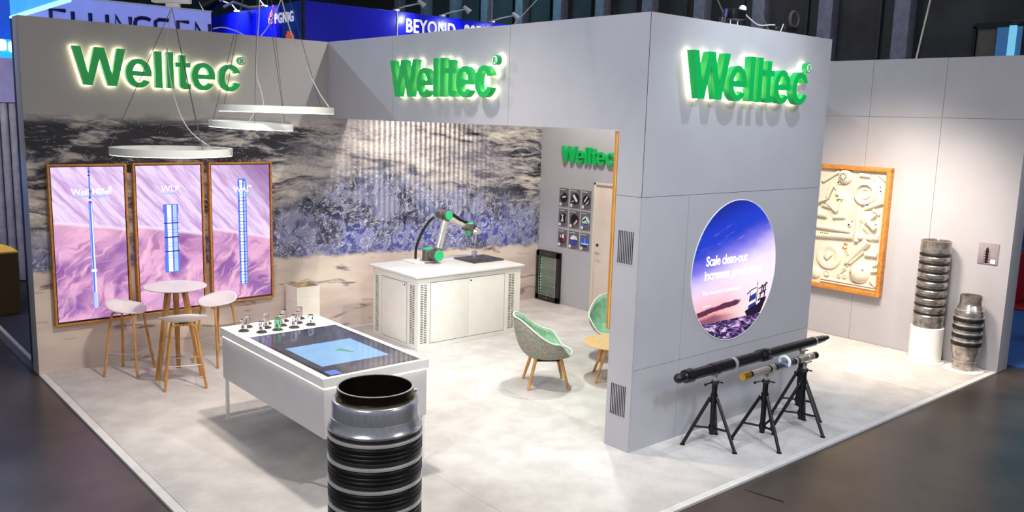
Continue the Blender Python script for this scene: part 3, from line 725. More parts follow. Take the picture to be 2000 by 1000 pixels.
# ------------------------------------------------------------------ posters
def poster_grid():
    cols = [(-.482, -.690), (-.735, -.965), (-1.000, -1.205)]; rows = [(1.640, 1.944), (1.305, 1.600), (.968, 1.258)]
    rn = ['top', 'middle', 'bottom']; cn = ['left', 'centre', 'right']
    look = {(0, 0): 'dark part on black disc', (0, 1): 'diagonal white tool on black disc', (0, 2): 'slanted silver tools', (1, 0): 'white emblem and reddish rim',
            (1, 1): 'tan and red detail', (1, 2): 'pale mint sky over blue', (2, 0): 'white and red machine', (2, 1): 'white over violet blue', (2, 2): 'bright blue sea and sky'}
    bgm = mat('poster_grey', (104, 98, 104), .5, var=.03)
    C = lambda n, c: mat('print_'+n, c, .5, var=.04)
    for r, (z0, z1) in enumerate(rows):
        for c, (ya, yb) in enumerate(cols):
            w, h = ya-yb, z1-z0
            t = thing('poster', None, f'small grey poster, {rn[r]} row {cn[c]}, round picture of {look[(r, c)]}'.replace('of slanted', 'of slanted'), 'poster', 'nine grey posters on the lounge wall', M=faceX(xc, ya, z0))
            MB().box((0, 0, .001), (w, h, .008), .001).build('sheet', bgm, t, local=True)
            cx, cy, ra = w*.53, h*.49, w*.40
            base = {(1, 2): (190, 226, 216), (2, 1): (62, 64, 150), (2, 2): (40, 96, 210), (2, 0): (60, 30, 34)}.get((r, c), (18, 14, 18))
            MB().lathe([(0, 0), (ra, 0), (ra, .0014), (0, .0014)], 28, T3(cx, cy, .008)).build('picture', C('d%d%d' % (r, c), base), t, local=True)
            def q(pts, col, nm): MB().prism([(cx+a*ra, cy+b*ra) for a, b in pts], .0094, .0104).build('picture_detail', C(nm, col), t, local=True)
            k = (r, c)
            if k == (0, 0): q([(-.6, -.1), (.5, .05), (.7, .35), (-.3, .3)], (225, 225, 225), 'w'); q([(-.9, .35), (-.3, .8), (-.5, .82), (-.95, .45)], (190, 190, 190), 'g')
            if k == (0, 1): q([(-.7, .5), (-.3, .8), (.6, -.3), (.2, -.6)], (230, 228, 228), 'w'); q([(-.8, -.5), (-.3, -.2), (-.4, -.5), (-.8, -.6)], (200, 200, 200), 'g')
            if k == (0, 2): q([(-.7, -.3), (.1, .8), (.35, .75), (-.45, -.4)], (225, 225, 225), 'w'); q([(-.3, -.8), (.7, .1), (.5, -.5), (-.1, -.95)], (200, 196, 196), 'g')
            if k == (1, 0): q([(-.6, -.7), (-.3, .2), (-.6, .6), (0, .75), (-.1, .1), (.1, -.7)], (235, 235, 235), 'w'); q([(.6, -.75), (.95, -.2), (.92, .35), (.75, .55)], (200, 120, 104), 'p')
            if k == (1, 1): q([(-.3, -.8), (.5, .1), (.8, -.2), (.1, -.95)], (206, 176, 140), 't'); q([(.2, -.9), (.8, -.5), (.6, -.7)], (170, 50, 44), 'r')
            if k == (1, 2): q([(-.9, .1), (.0, .7), (.1, .4), (-.6, -.1)], (20, 26, 30), 'k'); q([(-.9, -.4), (.9, -.4), (.5, -.85), (0, -.98), (-.5, -.85)], (64, 84, 160), 'b'); q([(-.1, .3), (.1, .3), (.8, -.4), (.6, -.5)], (24, 90, 70), 'gr')
            if k == (2, 0): q([(-.2, .1), (.5, .1), (.4, .9), (-.1, .9)], (238, 236, 236), 'w'); q([(.1, -.7), (.9, -.2), (.7, .1), (.1, -.1)], (196, 30, 40), 'r'); q([(-.8, .1), (-.4, .2), (-.4, .8), (-.7, .6)], (220, 220, 220), 'g')
            if k == (2, 1): q([(-.95, .15), (.95, .1), (.7, .7), (0, .98), (-.7, .7)], (238, 226, 226), 'w'); q([(-.1, .3), (.9, .1), (.7, -.1)], (26, 22, 46), 'k2')
            if k == (2, 2): q([(-.95, -.2), (.95, -.2), (.9, -.45), (-.9, -.45)], (206, 226, 246), 'lb'); q([(-.85, -.5), (.85, -.5), (.5, -.86), (0, -.98), (-.5, -.86)], (22, 34, 90), 'db'); q([(-.05, -.2), (.12, -.2), (.08, .8), (.0, .8)], (150, 200, 250), 'sb')
            MB().box((.012, h-.030, .008), (w*.62, h-.021, .0088)).build('title_bar', 'paper_white', t, local=True)
            MB().box((.008, .012, .008), (.054, .060, .0092), .001).build('white_square', 'paper_white', t, local=True)
            MB().box((w-.04, .010, .008), (w-.012, .015, .0088)).build('title_bar', 'paper_white', t, local=True)
poster_grid()
t = thing('poster', None, 'small mauve grey card with a black tool picture beside the tall packers', 'poster', M=faceX(xR, -6.310, 1.374))
MB().box((0, 0, .001), (.243, .272, .012), .001).build('sheet', mat('card_mauve', (150, 138, 146), .5, var=.06), t, local=True)
q = MB().box((.09, .01, .012), (.125, .20, .0128)).box((.099, .20, .012), (.118, .215, .0128))
for k in range(5): q.box((.068, .02+k*.034, .012), (.148, .028+k*.034, .0128))
q.build('tool_picture', mat('print_black', (20, 12, 18), .5), t, local=True)
MB().box((.155, .012, .012), (.215, .066, .0128)).build('white_square', 'paper_white', t, local=True)

# ------------------------------------------------------------------ white relief in oak frame
rl = thing('wall_relief', None, 'large oak framed white relief of assembled machine parts', 'relief', M=faceX(xR, -3.10, .70))
w, h, f = 2.00, 1.82, .058
for a, b, nm in (((0, 0, 0), (w, f, .10), 'frame_rail'), ((0, h-f, 0), (w, h, .10), 'frame_rail'), ((0, f, 0), (f, h-f, .10), 'frame_stile'), ((w-f, f, 0), (w, h-f, .10), 'frame_stile')):
    MB().box(a, b, .002).build(nm, 'oak_frame', rl, local=True)
MB().box((f, f, .005), (w-f, h-f, .035)).build('backing', 'cream', rl, local=True)
def L(y, z): return (-3.10-y, z-.70)
def disc(y, z, prof, nm='machine_part', m='cream', seg=40, sx=1):
    a, b = L(y, z); MB().lathe([(r, .035+hh) for r, hh in prof], seg, T3(a, b, 0) @ Matrix.Diagonal((sx, 1, 1, 1))).build(nm, m, rl, local=True)
def rod(p, q_, r0, r1=None, lift=.02, seg=18):
    a = L(*p); b = L(*q_); return MB().cone((a[0], a[1], .035+lift), (b[0], b[1], .035+lift), r0, r1, seg)
disc(-4.74, 2.143, [(0, .015), (.05, .015), (.05, .03), (.075, .03), (.075, .01), (.115, .01), (.125, .06), (.150, .06), (.172, .03), (.175, 0)], 'wheel')
disc(-4.42, 2.36, [(.0, .09), (.05, .085), (.09, .06), (.11, .02), (.112, 0)], 'dome')
for k in range(10):
    a = k*.63; MB().box((-.006, .03, .118), (.006, .055, .124), M=T3(*L(-4.42, 2.36), 0) @ RZ(a)).build('dome_slit', 'slot', rl, local=True)
rod((-4.64, 2.40), (-4.79, 2.392), .028).build('machine_part', 'cream', rl, local=True)
rod((-4.08, 2.28), (-4.33, 2.43), .035, .02).build('machine_part', 'cream', rl, local=True)
rod((-4.562, 2.25), (-4.58, 1.74), .014).build('pipe', 'cream', rl, local=True)
rod((-4.664, 1.96), (-4.673, 1.45), .032, .036).build('pipe', 'cream', rl, local=True)
disc(-4.38, 1.93, [(0, .012), (.19, .012), (.215, 0)], 'plate', 'cream')
def bar(p, q_, w_, z0=.03, z1=.07, nm='bracket'):
    a = Vector((*L(*p), 0)); b = Vector((*L(*q_), 0)); d_ = b-a; an = math.atan2(d_.y, d_.x)
    MB().box((0, -w_/2, .035+z0), (d_.length, w_/2, .035+z1), .004, Matrix.Translation(a) @ RZ(an)).build(nm, 'cream', rl, local=True)
bar((-4.253, 2.22), (-4.18, 2.02), .035); bar((-4.19, 2.03), (-4.02, 1.96), .035); bar((-4.187, 1.975), (-4.355, 1.852), .045)
bar((-4.27, 2.22), (-4.40, 2.06), .03, 0, .04); bar((-4.40, 2.10), (-4.33, 1.87), .03, 0, .04); bar((-4.31, 2.14), (-4.35, 2.06), .03, .03, .06)
bar((-4.33, 2.06), (-4.42, 2.06), .06, .03, .06); bar((-4.10, 1.93), (-4.28, 1.88), .02, .03, .05)
for k in range(7): bar((-4.20-.02*k, 1.965-.0155*k), (-4.207-.02*k, 1.950-.0155*k), .008, .07, .073, 'tooth')
for k in range(6): bar((-4.238-.0-.0*k+.01*k, 2.18-.022*k), (-4.220+.01*k, 2.175-.022*k), .008, .07, .073, 'tooth')
disc(-4.32, 2.267, [(0, .02), (.03, .02), (.034, 0)], 'bolt'); disc(-4.32, 2.267, [(0, .024), (.012, .024), (.012, .02)], 'bolt_hole', 'slotdark')
rod((-4.02, 1.79), (-4.19, 1.784), .045).build('sleeve', 'cream', rl, local=True)
rod((-4.29, 1.767), (-4.47, 1.776), .030, .022).build('machine_part', 'cream', rl, local=True)
disc(-4.545, 1.674, [(0, .03), (.02, .03), (.03, .02), (.036, 0)], 'bolt'); disc(-4.545, 1.674, [(0, .034), (.014, .034), (.014, .03)], 'bolt_hole', 'slotdark')
rod((-4.76, 1.93), (-5.0, 2.045), .030, .042).build('machine_part', 'cream', rl, local=True)
bar((-4.79, 1.80), (-4.95, 1.66), .06, .03, .08); bar((-4.78, 1.72), (-4.93, 1.86), .035, .03, .07); bar((-4.88, 1.93), (-4.98, 1.86), .03, .01, .04)
disc(-4.80, 1.79, [(0, .04), (.08, .035), (.11, .01), (.112, 0)], 'plate')
bar((-4.76, 1.715), (-4.86, 1.64), .02, .08, .083, 'dark_recess')
rod((-4.0, 1.60), (-4.57, 1.585), .032).build('pipe', 'cream', rl, local=True)
rod((-4.0, 1.47), (-4.62, 1.508), .040).build('pipe', 'cream', rl, local=True)
for k in range(4): disc(-4.13-.035*k, 1.512, [(0, .058), (.009, .058), (.009, .05)], 'pipe_hole', 'slotdark', 12)
rod((-4.70, 1.515), (-5.0, 1.533), .036).build('sleeve', 'cream', rl, local=True)
rod((-4.82, 1.284), (-5.0, 1.286), .034).build('sleeve', 'cream', rl, local=True)
rod((-4.55, 1.12), (-4.84, 1.47), .030, .062, .03).build('torpedo', 'cream', rl, local=True)
rod((-4.60, 1.12), (-4.80, 1.32), .022).build('pipe', 'cream', rl, local=True)
disc(-4.271, 1.185, [(0, .02), (.10, .02), (.125, .035), (.15, .035), (.19, .03), (.205, 0)], 'wheel')
bar((-4.23, 1.15), (-4.30, 1.23), .085, .022, .05, 'square_boss')
for k in range(14):
    a = -.9+k*.14; bar((-4.33-.235*math.cos(a), 1.16+.23*math.sin(a)), (-4.33-.26*math.cos(a), 1.16+.255*math.sin(a)), .018, 0, .03, 'tooth')
disc(-4.758, 1.00, [(0, .11), (.06, .10), (.11, .07), (.145, .03), (.158, 0)], 'dome')
for yy, zz in ((-4.673, .99), (-4.824, 1.048)):
    a, b = L(yy, zz); MB().lathe([(0, 0), (.022, 0), (.022, .012), (.012, .012), (.012, .002), (0, .002)], 20, T3(a, b, .105)).build('dome_hole', 'oak_dark' if yy > -4.7 else 'slotdark', rl, local=True)
disc(-4.527, 1.033, [(0, .02), (.01, .02), (.01, .03), (.022, .03), (.022, .02), (.036, .02), (.038, 0)], 'bolt')
disc(-4.266, .918, [(0, .02), (.03, .02), (.034, .03), (.044, .02), (.045, 0)], 'bolt')
for yy in (-4.456, -4.544): disc(yy, .915, [(0, .01), (.015, .01), (.018, .025), (.030, .02), (.032, 0)], 'bolt')
disc(-4.08, .90, [(0, .05), (.05, .045), (.08, .02), (.085, 0)], 'dome')
rod((-4.17, .83), (-5.02, .825), .016, None, .012).build('pipe', 'cream', rl, local=True)
rod((-4.17, .79), (-5.02, .79), .012, None, .010).build('pipe', 'cream', rl, local=True)
bar((-4.93, .93), (-5.02, .84), .03, 0, .04); bar((-4.93, 1.06), (-5.03, 1.08), .05, 0, .04); bar((-4.95, 1.13), (-5.03, 1.17), .02, 0, .04)
for yy, zz in ((-4.526, 1.473), (-4.506, 1.381), (-4.505, 1.324)):
    a, b = L(yy, zz); MB().lathe([(0, 0), (.03, 0), (.03, .004), (0, .004)], 20, T3(a, b, .036) @ Matrix.Diagonal((1.1, .6, 1, 1))).build('oak_plug', 'oak_frame', rl, local=True)
for yy, zz in ((-4.96, 2.25), (-4.97, 2.19), (-4.80, 1.985), (-4.95, 1.72)): disc(yy, zz, [(0, .045), (.010, .045), (.010, .04)], 'bolt_hole', 'slotdark', 12)
bar((-4.90, 2.42), (-5.02, 2.33), .012, 0, .03); disc(-4.83, 2.37, [(0, .012), (.04, .012), (.045, 0)], 'plate')
for k in range(8):   # parts hidden from the photograph's side by the front wall
    disc(-3.3-.09*k, 2.2-.17*k, [(0, .03), (.05, .03), (.06, 0)], 'machine_part')

# ------------------------------------------------------------------ fridge
f = thing('glass_door_fridge', (xc, -.3, 0), 'black under-counter fridge with glass door and green glowing interior', 'fridge')
y0, y1 = -.590, -.030; x0 = xc-.065
MB().box((x0+.035, y0, .005), (xc-.002, y1, .86), .004).build('cabinet', 'black', f)
dr = MB().box((x0, y0, .02), (x0+.03, y0+.075, .85), .004).box((x0, y1-.075, .02), (x0+.03, y1, .85), .004).box((x0, y0, .76), (x0+.03, y1, .85), .004).box((x0, y0, .02), (x0+.03, y1, .10), .004).build('door_frame', 'black_gloss', f)
MB().box((x0+.030, y0+.076, .10), (x0+.034, y1-.076, .76)).build('interior', mat('fridge_in', (86, 104, 92), .4, var=.15, emit=(90, 120, 100), es=.15), f)
for k in range(3):
    MB().box((x0+.024, y0+.078, .26+k*.155), (x0+.029, y1-.078, .268+k*.155)).build('shelf', 'steel', f)
for k in range(12):
    MB().ball((x0+.022, y1-.10, .15+k*.05), .006, 8).build('led', mat('green_led', (150, 255, 190), .5, emit=(170, 255, 200), es=1.2), f)
e = MB()
for a, b in (((y0+.076, .10), (y0+.082, .76)), ((y1-.082, .10), (y1-.076, .76))): e.box((x0-.002, a[0], a[1]), (x0+.001, b[0], b[1]))
e.box((x0-.002, y0+.076, .10), (x0+.001, y1-.076, .106)).build('door_trim', 'steel', f)
MB().cone((x0-.001, -.31, .06), (x0-.005, -.31, .06), .009, .009, 12).build('lock', 'steel', f)
MB().box((x0-.001, -.40, .80), (x0+.001, -.22, .82)).build('control_strip', 'steel_dark', f)
MB().box((x0+.0205, y0+.078, .102), (x0+.0225, y1-.078, .758)).build('glass', mat('fridge_glass', (235, 245, 240), .02, trans=1, alpha=.35, var=0), f)

# ------------------------------------------------------------------ robot cabinet
c = thing('equipment_cabinet', (5, -1.07, 0), 'white ventilated cabinet with a flat top carrying the robot arm', 'cabinet')
X0, X1, Y0, Y1 = 4.115, 5.885, -1.625, -.52
MB().box((X0, Y0, 0), (X1, Y1, .965), .003).build('body', 'cab_white', c)
MB().box((X0-.05, Y0-.035, .967), (X1+.045, Y1+.05, .993), .003).build('top', 'white_lac', c)
for a, b in ((4.315, 4.948), (4.952, 5.585)):
    dd = MB().box((a, Y0-.004, .075), (b, Y0, .885), .0015).build('door', 'cab_white', c)
    if a > 4.9: MB().cone((a+.03, Y0-.004, .855), (a+.03, Y0-.010, .855), .011, .011, 14).build('lock', 'steel_dark', dd)
gp = MB()
for a, b in (((4.309, .069), (5.591, .0745)), ((4.309, .8855), (5.591, .891)), ((4.309, .069), (4.3145, .891)), ((5.5855, .069), (5.591, .891))): gp.box((a[0], Y0-.0015, a[1]), (b[0], Y0+.001, b[1]))
gp.build('door_gap', 'slot', c)
dd = MB().box((X0-.004, -1.365, .045), (X0, -.755, .865), .0015).build('door', 'cab_white', c)
MB().cone((X0-.004, -1.32, .835), (X0-.010, -1.32, .835), .011, .011, 14).build('lock', 'steel_dark', dd)
gp = MB()
for a, b in (((-1.37, .039), (-.75, .0445)), ((-1.37, .8655), (-.75, .871))): gp.box((X0-.0015, a[0], a[1]), (X0+.001, b[0], b[1]))
for a in (-1.3705, -.7545): gp.box((X0-.0015, a, .039), (X0+.001, a+.005, .871))
gp.build('door_gap', 'slot', c)
def vent(a, b, face):
    v = MB()
    for k in range(34):
        z = .085+k*.0235
        m_ = (a+b)/2
        for s0, s1 in ((a, m_-.006), (m_+.006, b)):
            if face == 'y': v.box((s0, Y0-.0018, z), (s1, Y0+.001, z+.010))
            else: v.box((X0-.0018, s0, z-.02), (X0+.001, s1, z-.010))
    tag(v.build('vent_slots', 'slot', c), kind='stuff')
vent(4.155, 4.255, 'y'); vent(5.665, 5.765, 'y'); vent(-.665, -.590, 'x'); vent(-1.545, -1.440, 'x')
b = MB().box((4.60, -.85, .993), (4.90, -.49, 1.012), .006).build('cable_box', 'white_lac'); tag(b, 'low white box on the cabinet top under the robot hose', 'box')

# ------------------------------------------------------------------ robot arm
r = thing('robot_arm', (4.845, -.78, .993), 'grey and green jointed robot arm bending over the steel plate', 'robot arm')
MB().box((4.755, -.90, 1.012), (4.99, -.72, 1.022), .004).build('base_plate', 'steel', r)
bx, by = 4.87, -.79
MB().lathe([(0, 1.022), (.078, 1.022), (.082, 1.035), (.078, 1.05), (.076, 1.15), (.070, 1.165), (0, 1.165)], 32, T3(bx, by+.03, 0)).build('base_joint', 'robot_grey', r)
MB().lathe([(0, 1.165), (.066, 1.165), (.066, 1.185), (.058, 1.192), (0, 1.192)], 32, T3(bx, by+.03, 0)).build('cap', 'robot_green', r)
zs = 1.108; ax = 4.905
MB().lathe([(0, 0), (.070, 0), (.074, .05), (.080, .105), (.080, .11), (0, .11)], 32, align((bx+.01, by+.05, zs-.005), (ax-bx-.01, -.11, 0))).build('shoulder_joint', 'robot_grey', r)
MB().lathe([(.0805, 0), (.0805, .005), (.07, .005)], 32, align((ax, -.858, zs), (0, -1, 0))).build('joint_ring', 'steel', r)
MB().lathe([(0, 0), (.080, 0), (.082, .03), (.082, .10), (.078, .118), (0, .118)], 32, align((ax, -.864, zs), (0, -1, 0))).build('upper_arm_joint', 'robot_grey', r)
MB().lathe([(.078, 0), (.078, .010), (.070, .020), (0, .022)], 32, align((ax, -.982, zs), (0, -1, 0))).build('cap', 'robot_green', r)
ex, ez = 5.072, 1.668
MB().cone((ax+.028, -.925, zs+.07), (ax+.022+.012, -.925, zs+.10), .068, .060, 28).build('arm_collar', 'robot_grey', r)
MB().cone((ax+.034, -.925, zs+.10), (ex-.026, -.925, ez-.075), .056, .052, 28).build('upper_arm', mat('arm_silver', (225, 222, 214), .25, .55, var=.03), r)
MB().lathe([(0, 0), (.060, 0), (.064, .02), (.066, .10), (.066, .12), (0, .12)], 28, align((ex, -.735, ez), (0, -1, 0))).build('elbow_joint', 'robot_grey', r)
MB().lathe([(.0665, 0), (.0665, .005), (.06, .005)], 28, align((ex, -.856, ez), (0, -1, 0))).build('joint_ring', 'steel', r)
MB().lathe([(0, 0), (.066, 0), (.066, .10), (.062, .115), (0, .115)], 28, align((ex, -.862, ez), (0, -1, 0))).build('elbow_joint', 'robot_grey', r)
MB().cone((ex-.026, -.925, ez-.078), (ex-.018, -.925, ez-.05), .056, .06, 28).build('arm_collar', 'robot_grey', r)
MB().lathe([(.062, 0), (.062, .010), (.056, .018), (0, .020)], 28, align((ex, -.977, ez), (0, -1, 0))).build('cap', 'robot_green', r)
MB().lathe([(.060, 0), (.060, .010), (.054, .018), (0, .020)], 28, align((ex, -.735, ez), (0, 1, 0))).build('cap', 'robot_green', r)
MB().cone((ex+.055, -.79, ez-.03), (5.425, -.79, 1.500), .046, .040, 24).build('forearm', 'arm_silver', r)
MB().cone((5.425, -.79, 1.500), (5.455, -.79, 1.486), .043, .043, 24).build('joint_ring', 'steel', r)
wq = MB().ball((5.50, -.79, 1.462), (.055, .050, .055), 20).cone((5.50, -.79, 1.455), (5.585, -.80, 1.445), .048, .052, 24)
wq.cone((5.592, -.805, 1.50), (5.600, -.805, 1.36), .052, .046, 24).ball((5.602, -.805, 1.36), (.047, .047, .03), 18).build('wrist_joint', 'robot_grey', r)
MB().lathe([(.050, 0), (.052, .012), (.046, .020), (0, .022)], 24, align((5.591, -.805, 1.498), (-.05, 0, 1))).build('cap', 'robot_green', r)
MB().lathe([(.044, 0), (.044, .014), (0, .014)], 24, align((5.560, -.805, 1.37), (-1, -.2, -.35))).build('cap', 'robot_green', r)
MB().cone((5.63, -.83, 1.385), (5.668, -.855, 1.372), .040, .040, 24).build('tool_flange', 'steel', r)
MB().box((5.655, -.885, 1.345), (5.715, -.825, 1.43), .006).cone((5.684, -.845, 1.43), (5.684, -.845, 1.445), .02, .015, 16).build('gripper', 'steel', r)
MB().cone((5.684, -.835, 1.345), (5.684, -.82, 1.255), .018, .015, 16).cone((5.684, -.82, 1.255), (5.684, -.815, 1.215), .020, .012, 16).cone((5.684, -.815, 1.215), (5.684, -.80, 1.095), .0055, .0055, 10).build('tool_rod', 'steel', r)
MB().tube([(4.80, -.56, 1.012), (4.80, -.56, 1.10), (4.815, -.57, 1.22), (4.88, -.60, 1.40), (4.96, -.64, 1.54), (5.03, -.68, 1.62)], .019, 12, smooth=6).build('hose', 'rubber', r)
MB().tube([(5.12, -.74, 1.68), (5.20, -.72, 1.69), (5.34, -.72, 1.64), (5.48, -.735, 1.55), (5.62, -.75, 1.50), (5.69, -.77, 1.44), (5.70, -.80, 1.41)], .022, 12, smooth=6).build('hose', 'rubber', r)
p = thing('steel_plate', (5.62, -1.0, .993), 'flat dark steel plate with holes on the cabinet under the robot tool', 'plate')
MB().box((5.335, -1.24, .993), (5.895, -.76, 1.018), .002).build('plate', mat('plate_steel', (112, 104, 98), .35, .8, var=.08), p)
for a, b in ((5.52, -1.14), (5.66, -1.13), (5.80, -1.12)): MB().cone((a, b, 1.0182), (a, b, 1.0190), .030, .030, 20).build('hole', 'slotdark', p)
q = MB().lathe([(.043, 1.0195), (.043, 1.085), (.030, 1.085), (.026, 1.05), (0, 1.05), (0, 1.0195)], 28, T3(5.684, -.80, 0)).build('workpiece', 'chrome'); tag(q, 'small polished steel ring workpiece standing under the robot tool', 'workpiece')

# ------------------------------------------------------------------ touch table
t = thing('display_table', (1.6, -3.66, 0), 'long white table with inset touch screen and glowing light line', 'table')
a0, a1, b0, b1 = 1.08, 2.11, -4.715, -2.635
MB().box((a0+.012, b0+.012, .44), (a1-.012, b1-.012, .858), .003).build('body', mat('table_body', (208, 205, 206), .4, var=.01), t)  # body greyed against the top's white, standing in for shade
MB().box((a0+.016, b0+.016, .857), (a1-.016, b1-.016, .874)).build('light_line', 'led', t)
tp = MB()
s0x, s1x, s0y, s1y = 1.145, 2.055, -4.668, -3.155
tp.box((a0, b0, .874), (a1, b1, .9465)).box((a0, b0, .9465), (a1, s0y, .950)).box((a0, s1y, .9465), (a1, b1, .950)).box((a0, s0y, .9465), (s0x, s1y, .950)).box((s1x, s0y, .9465), (a1, s1y, .950))
tp.build('top', 'white_lac', t)
sc_ = MB().box((s0x+.001, s0y+.001, .9466), (s1x-.001, s1y-.001, .9498)).build('touch_screen', mat('touch_glass', (22, 22, 30), .09, var=.05, coat=.6, emit=(62, 64, 84), es=.25), t)
MB().box((s0x+.03, s0y+.03, .9499), (s1x-.03, s1y-.03, .9502)).build('screen_area', mat('screen_grey', (52, 54, 68), .10, var=.06, coat=.6, emit=(60, 64, 86), es=.45), sc_)
MB().box((1.245, -4.39, .9502), (1.905, -3.705, .9505)).build('window_picture', mat('screen_blue', (30, 50, 70), .12, var=.03, coat=.6, emit=(148, 196, 240), es=.9), sc_)
MB().box((1.190, -4.64, .9502), (1.29, -4.52, .9505)).build('window_picture', mat('screen_blue2', (30, 50, 70), .12, coat=.6, emit=(110, 140, 230), es=.9), sc_)
lg = MB()
for k in range(5):
    a = R(36+k*12); lg.tube([(1.56+.02*k, -4.02+.01*k, .9506), (1.63+.015*k, -4.06-.02*k, .9506)], .007, 6)
lg.build('leaf_emblem', mat('leaf_green', (40, 90, 60), .4, emit=(120, 170, 160), es=.7), sc_)
for yy in (b1-.03, b0+.03):
    lgm = MB(); s_ = .016
    dx_ = 0 if yy > b0+1 else .035; lgm.box((a0+dx_+.028, yy-s_, 0), (a0+dx_+.056, yy+s_, .44)).box((a1-.056, yy-s_, 0), (a1-.028, yy+s_, .44)).box((a0+dx_+.056, yy-s_, 0), (a1-.056, yy+s_, .028))
    lgm.build('leg_frame', 'white_lac', t)
MB().box((a0+.10, b0+.10, .40), (a1-.10, b1-.10, .44)).build('underside', 'slot', t)

def glass(x, y, h, r, label, tint='acrylic', inner=True):
    g_ = thing('glass_trophy', (x, y, .950), label, 'glass model', 'small clear models on the white table')
    MB().lathe([(0, 0), (.052, 0), (.052, .004), (.034, .016), (0, .016)], 24, T3(x, y, .950)).build('base', mat('base_brown', (60, 48, 44), .35, var=.1), g_)
    MB().lathe([(0, .016), (r, .016), (r, h), (r-.003, h+.003), (0, h+.003)], 24, T3(x, y, .950)).build('clear_cylinder', tint, g_)
    if inner:
        MB().cone((x, y, .975), (x, y, .950+h*.55), .007, .004, 12).build('inner_part', 'steel', g_)
    return g_
GT = [(1.205, -2.900, .115, .030, 'clear glass model on dark foot, front row far left by the table edge', 'acrylic'),
      (1.325, -3.040, .105, .030, 'clear glass model on dark foot, front row second from left', 'acrylic'),
      (1.490, -3.040, .120, .032, 'clear glass model with pale green liquid, middle of the front row', 'acrylic_green'),
      (1.665, -3.040, .125, .032, 'clear glass model on dark foot, front row second from right', 'acrylic'),
      (1.850, -3.030, .100, .030, 'clear glass model on dark foot, front row far right near the screen', 'acrylic'),
      (1.300, -2.770, .110, .026, 'clear glass model, leftmost of the second row', 'acrylic'),
      (1.435, -2.900, .110, .026, 'clear glass model behind and between the two left front ones', 'acrylic'),
      (1.600, -2.900, .110, .026, 'clear glass model just behind the green tinted one', 'acrylic'),
      (1.780, -2.890, .115, .026, 'clear glass model behind the second from right in front', 'acrylic'),
      (1.510, -2.745, .115, .026, 'clear glass model in the rear row, left', 'acrylic'),
      (1.700, -2.745, .115, .026, 'clear glass model in the rear row, middle', 'acrylic'),
      (1.880, -2.735, .120, .026, 'clear glass model in the rear row, right by the table corner', 'acrylic')]
for x, y, h_, r_, l_, m_ in GT: glass(x, y, h_, r_, l_, m_)

# ------------------------------------------------------------------ waste box
wbx = thing('waste_box', (3.22, -.30, 0), 'square white cardboard waste box with brown inside near the mural', 'waste bin')
xa, xb, ya, yb_, hh = 2.99, 3.32, -.46, -.13, .765
o_ = MB(); th = .006
o_.box((xa, ya, 0), (xb, ya+th, hh)).box((xa, yb_-th, 0), (xb, yb_, hh)).box((xa, ya+th, 0), (xa+th, yb_-th, hh)).box((xb-th, ya+th, 0), (xb, yb_-th, hh)).box((xa, ya, 0), (xb, yb_, .006))
o_.build('carton', mat('carton_white', (234, 228, 216), .6, var=.02), wbx)
i_ = MB(); e = .007
i_.box((xa+e, ya+e, .3), (xb-e, ya+e+.002, hh-.002)).box((xa+e, yb_-e-.002, .3), (xb-e, yb_-e, hh+.004)).box((xa+e, ya+e, .3), (xa+e+.002, yb_-e, hh+.002)).box((xb-e-.002, ya+e, .3), (xb-e, yb_-e, hh+.002))
i_.build('brown_lining', 'card', wbx)
rd = random.Random(5); cr2 = MB()
for k in range(26):
    x_, y_ = xa+.04+rd.random()*(xb-xa-.08), ya+.04+rd.random()*(yb_-ya-.08)
    cr2.box((x_-.03, y_-.004, .55), (x_+.03, y_+.004, .66+rd.random()*.07), 0, T3(x_, y_, 0) @ RZ(rd.random()*3) @ T3(-x_, -y_, 0))
tag(cr2.build('crumpled_paper', 'card', wbx), kind='stuff')
MB().box((xa-.003, ya-.003, .585), (xb+.003, ya, .590)).box((xa-.003, ya-.003, .585), (xa, yb_, .590)).build('fold_line', 'paper_white', wbx)
MB().prism([(xa+.055, .575), (xa+.115, .575), (xa+.10, .60), (xa+.085, .615), (xa+.07, .60)], 0, .004, faceY(0, ya-.001, 0)).build('lock_tab', 'paper_white', wbx)

# ------------------------------------------------------------------ bar table and stools
bt = thing('bar_table', (1.265, -.89, 0), 'tall round white bar table on wooden legs before the screens', 'table')
bxc, byc = 1.265, -.89
MB().lathe([(0, 1.028), (.30, 1.028), (.338, 1.038), (.342, 1.044), (.340, 1.050), (0, 1.050)], 56, T3(bxc, byc, 0)).build('tabletop', 'plastic', bt)
MB().lathe([(0, 1.012), (.24, 1.012), (.24, 1.028), (0, 1.028)], 40, T3(bxc, byc, 0)).build('under_plate', 'oak_dark', bt)
for a in (200, 70, -45):
    ca, sa = math.cos(R(a)), math.sin(R(a))
    P0 = Vector((bxc+.10*ca, byc+.10*sa, 1.012)); P1 = Vector((bxc+.285*ca, byc+.285*sa, 0))
    q = MB(); vs = []
    d_ = Vector((-sa, ca, 0)); n_ = Vector((ca, sa, 0))
    for P, wd, td in ((P0, .034, .022), (P1, .024, .017)):
        for s1_, s2_ in ((-1, -1), (1, -1), (1, 1), (-1, 1)): vs.append(q.bm.verts.new(P+d_*wd*s1_+n_*td*s2_))
    q.bm.faces.new(vs[:4]); q.bm.faces.new(vs[4:])
    for k in range(4): q.bm.faces.new((vs[k], vs[(k+1) % 4], vs[4+(k+1) % 4], vs[4+k]))
    q.build('leg', 'oak', bt)

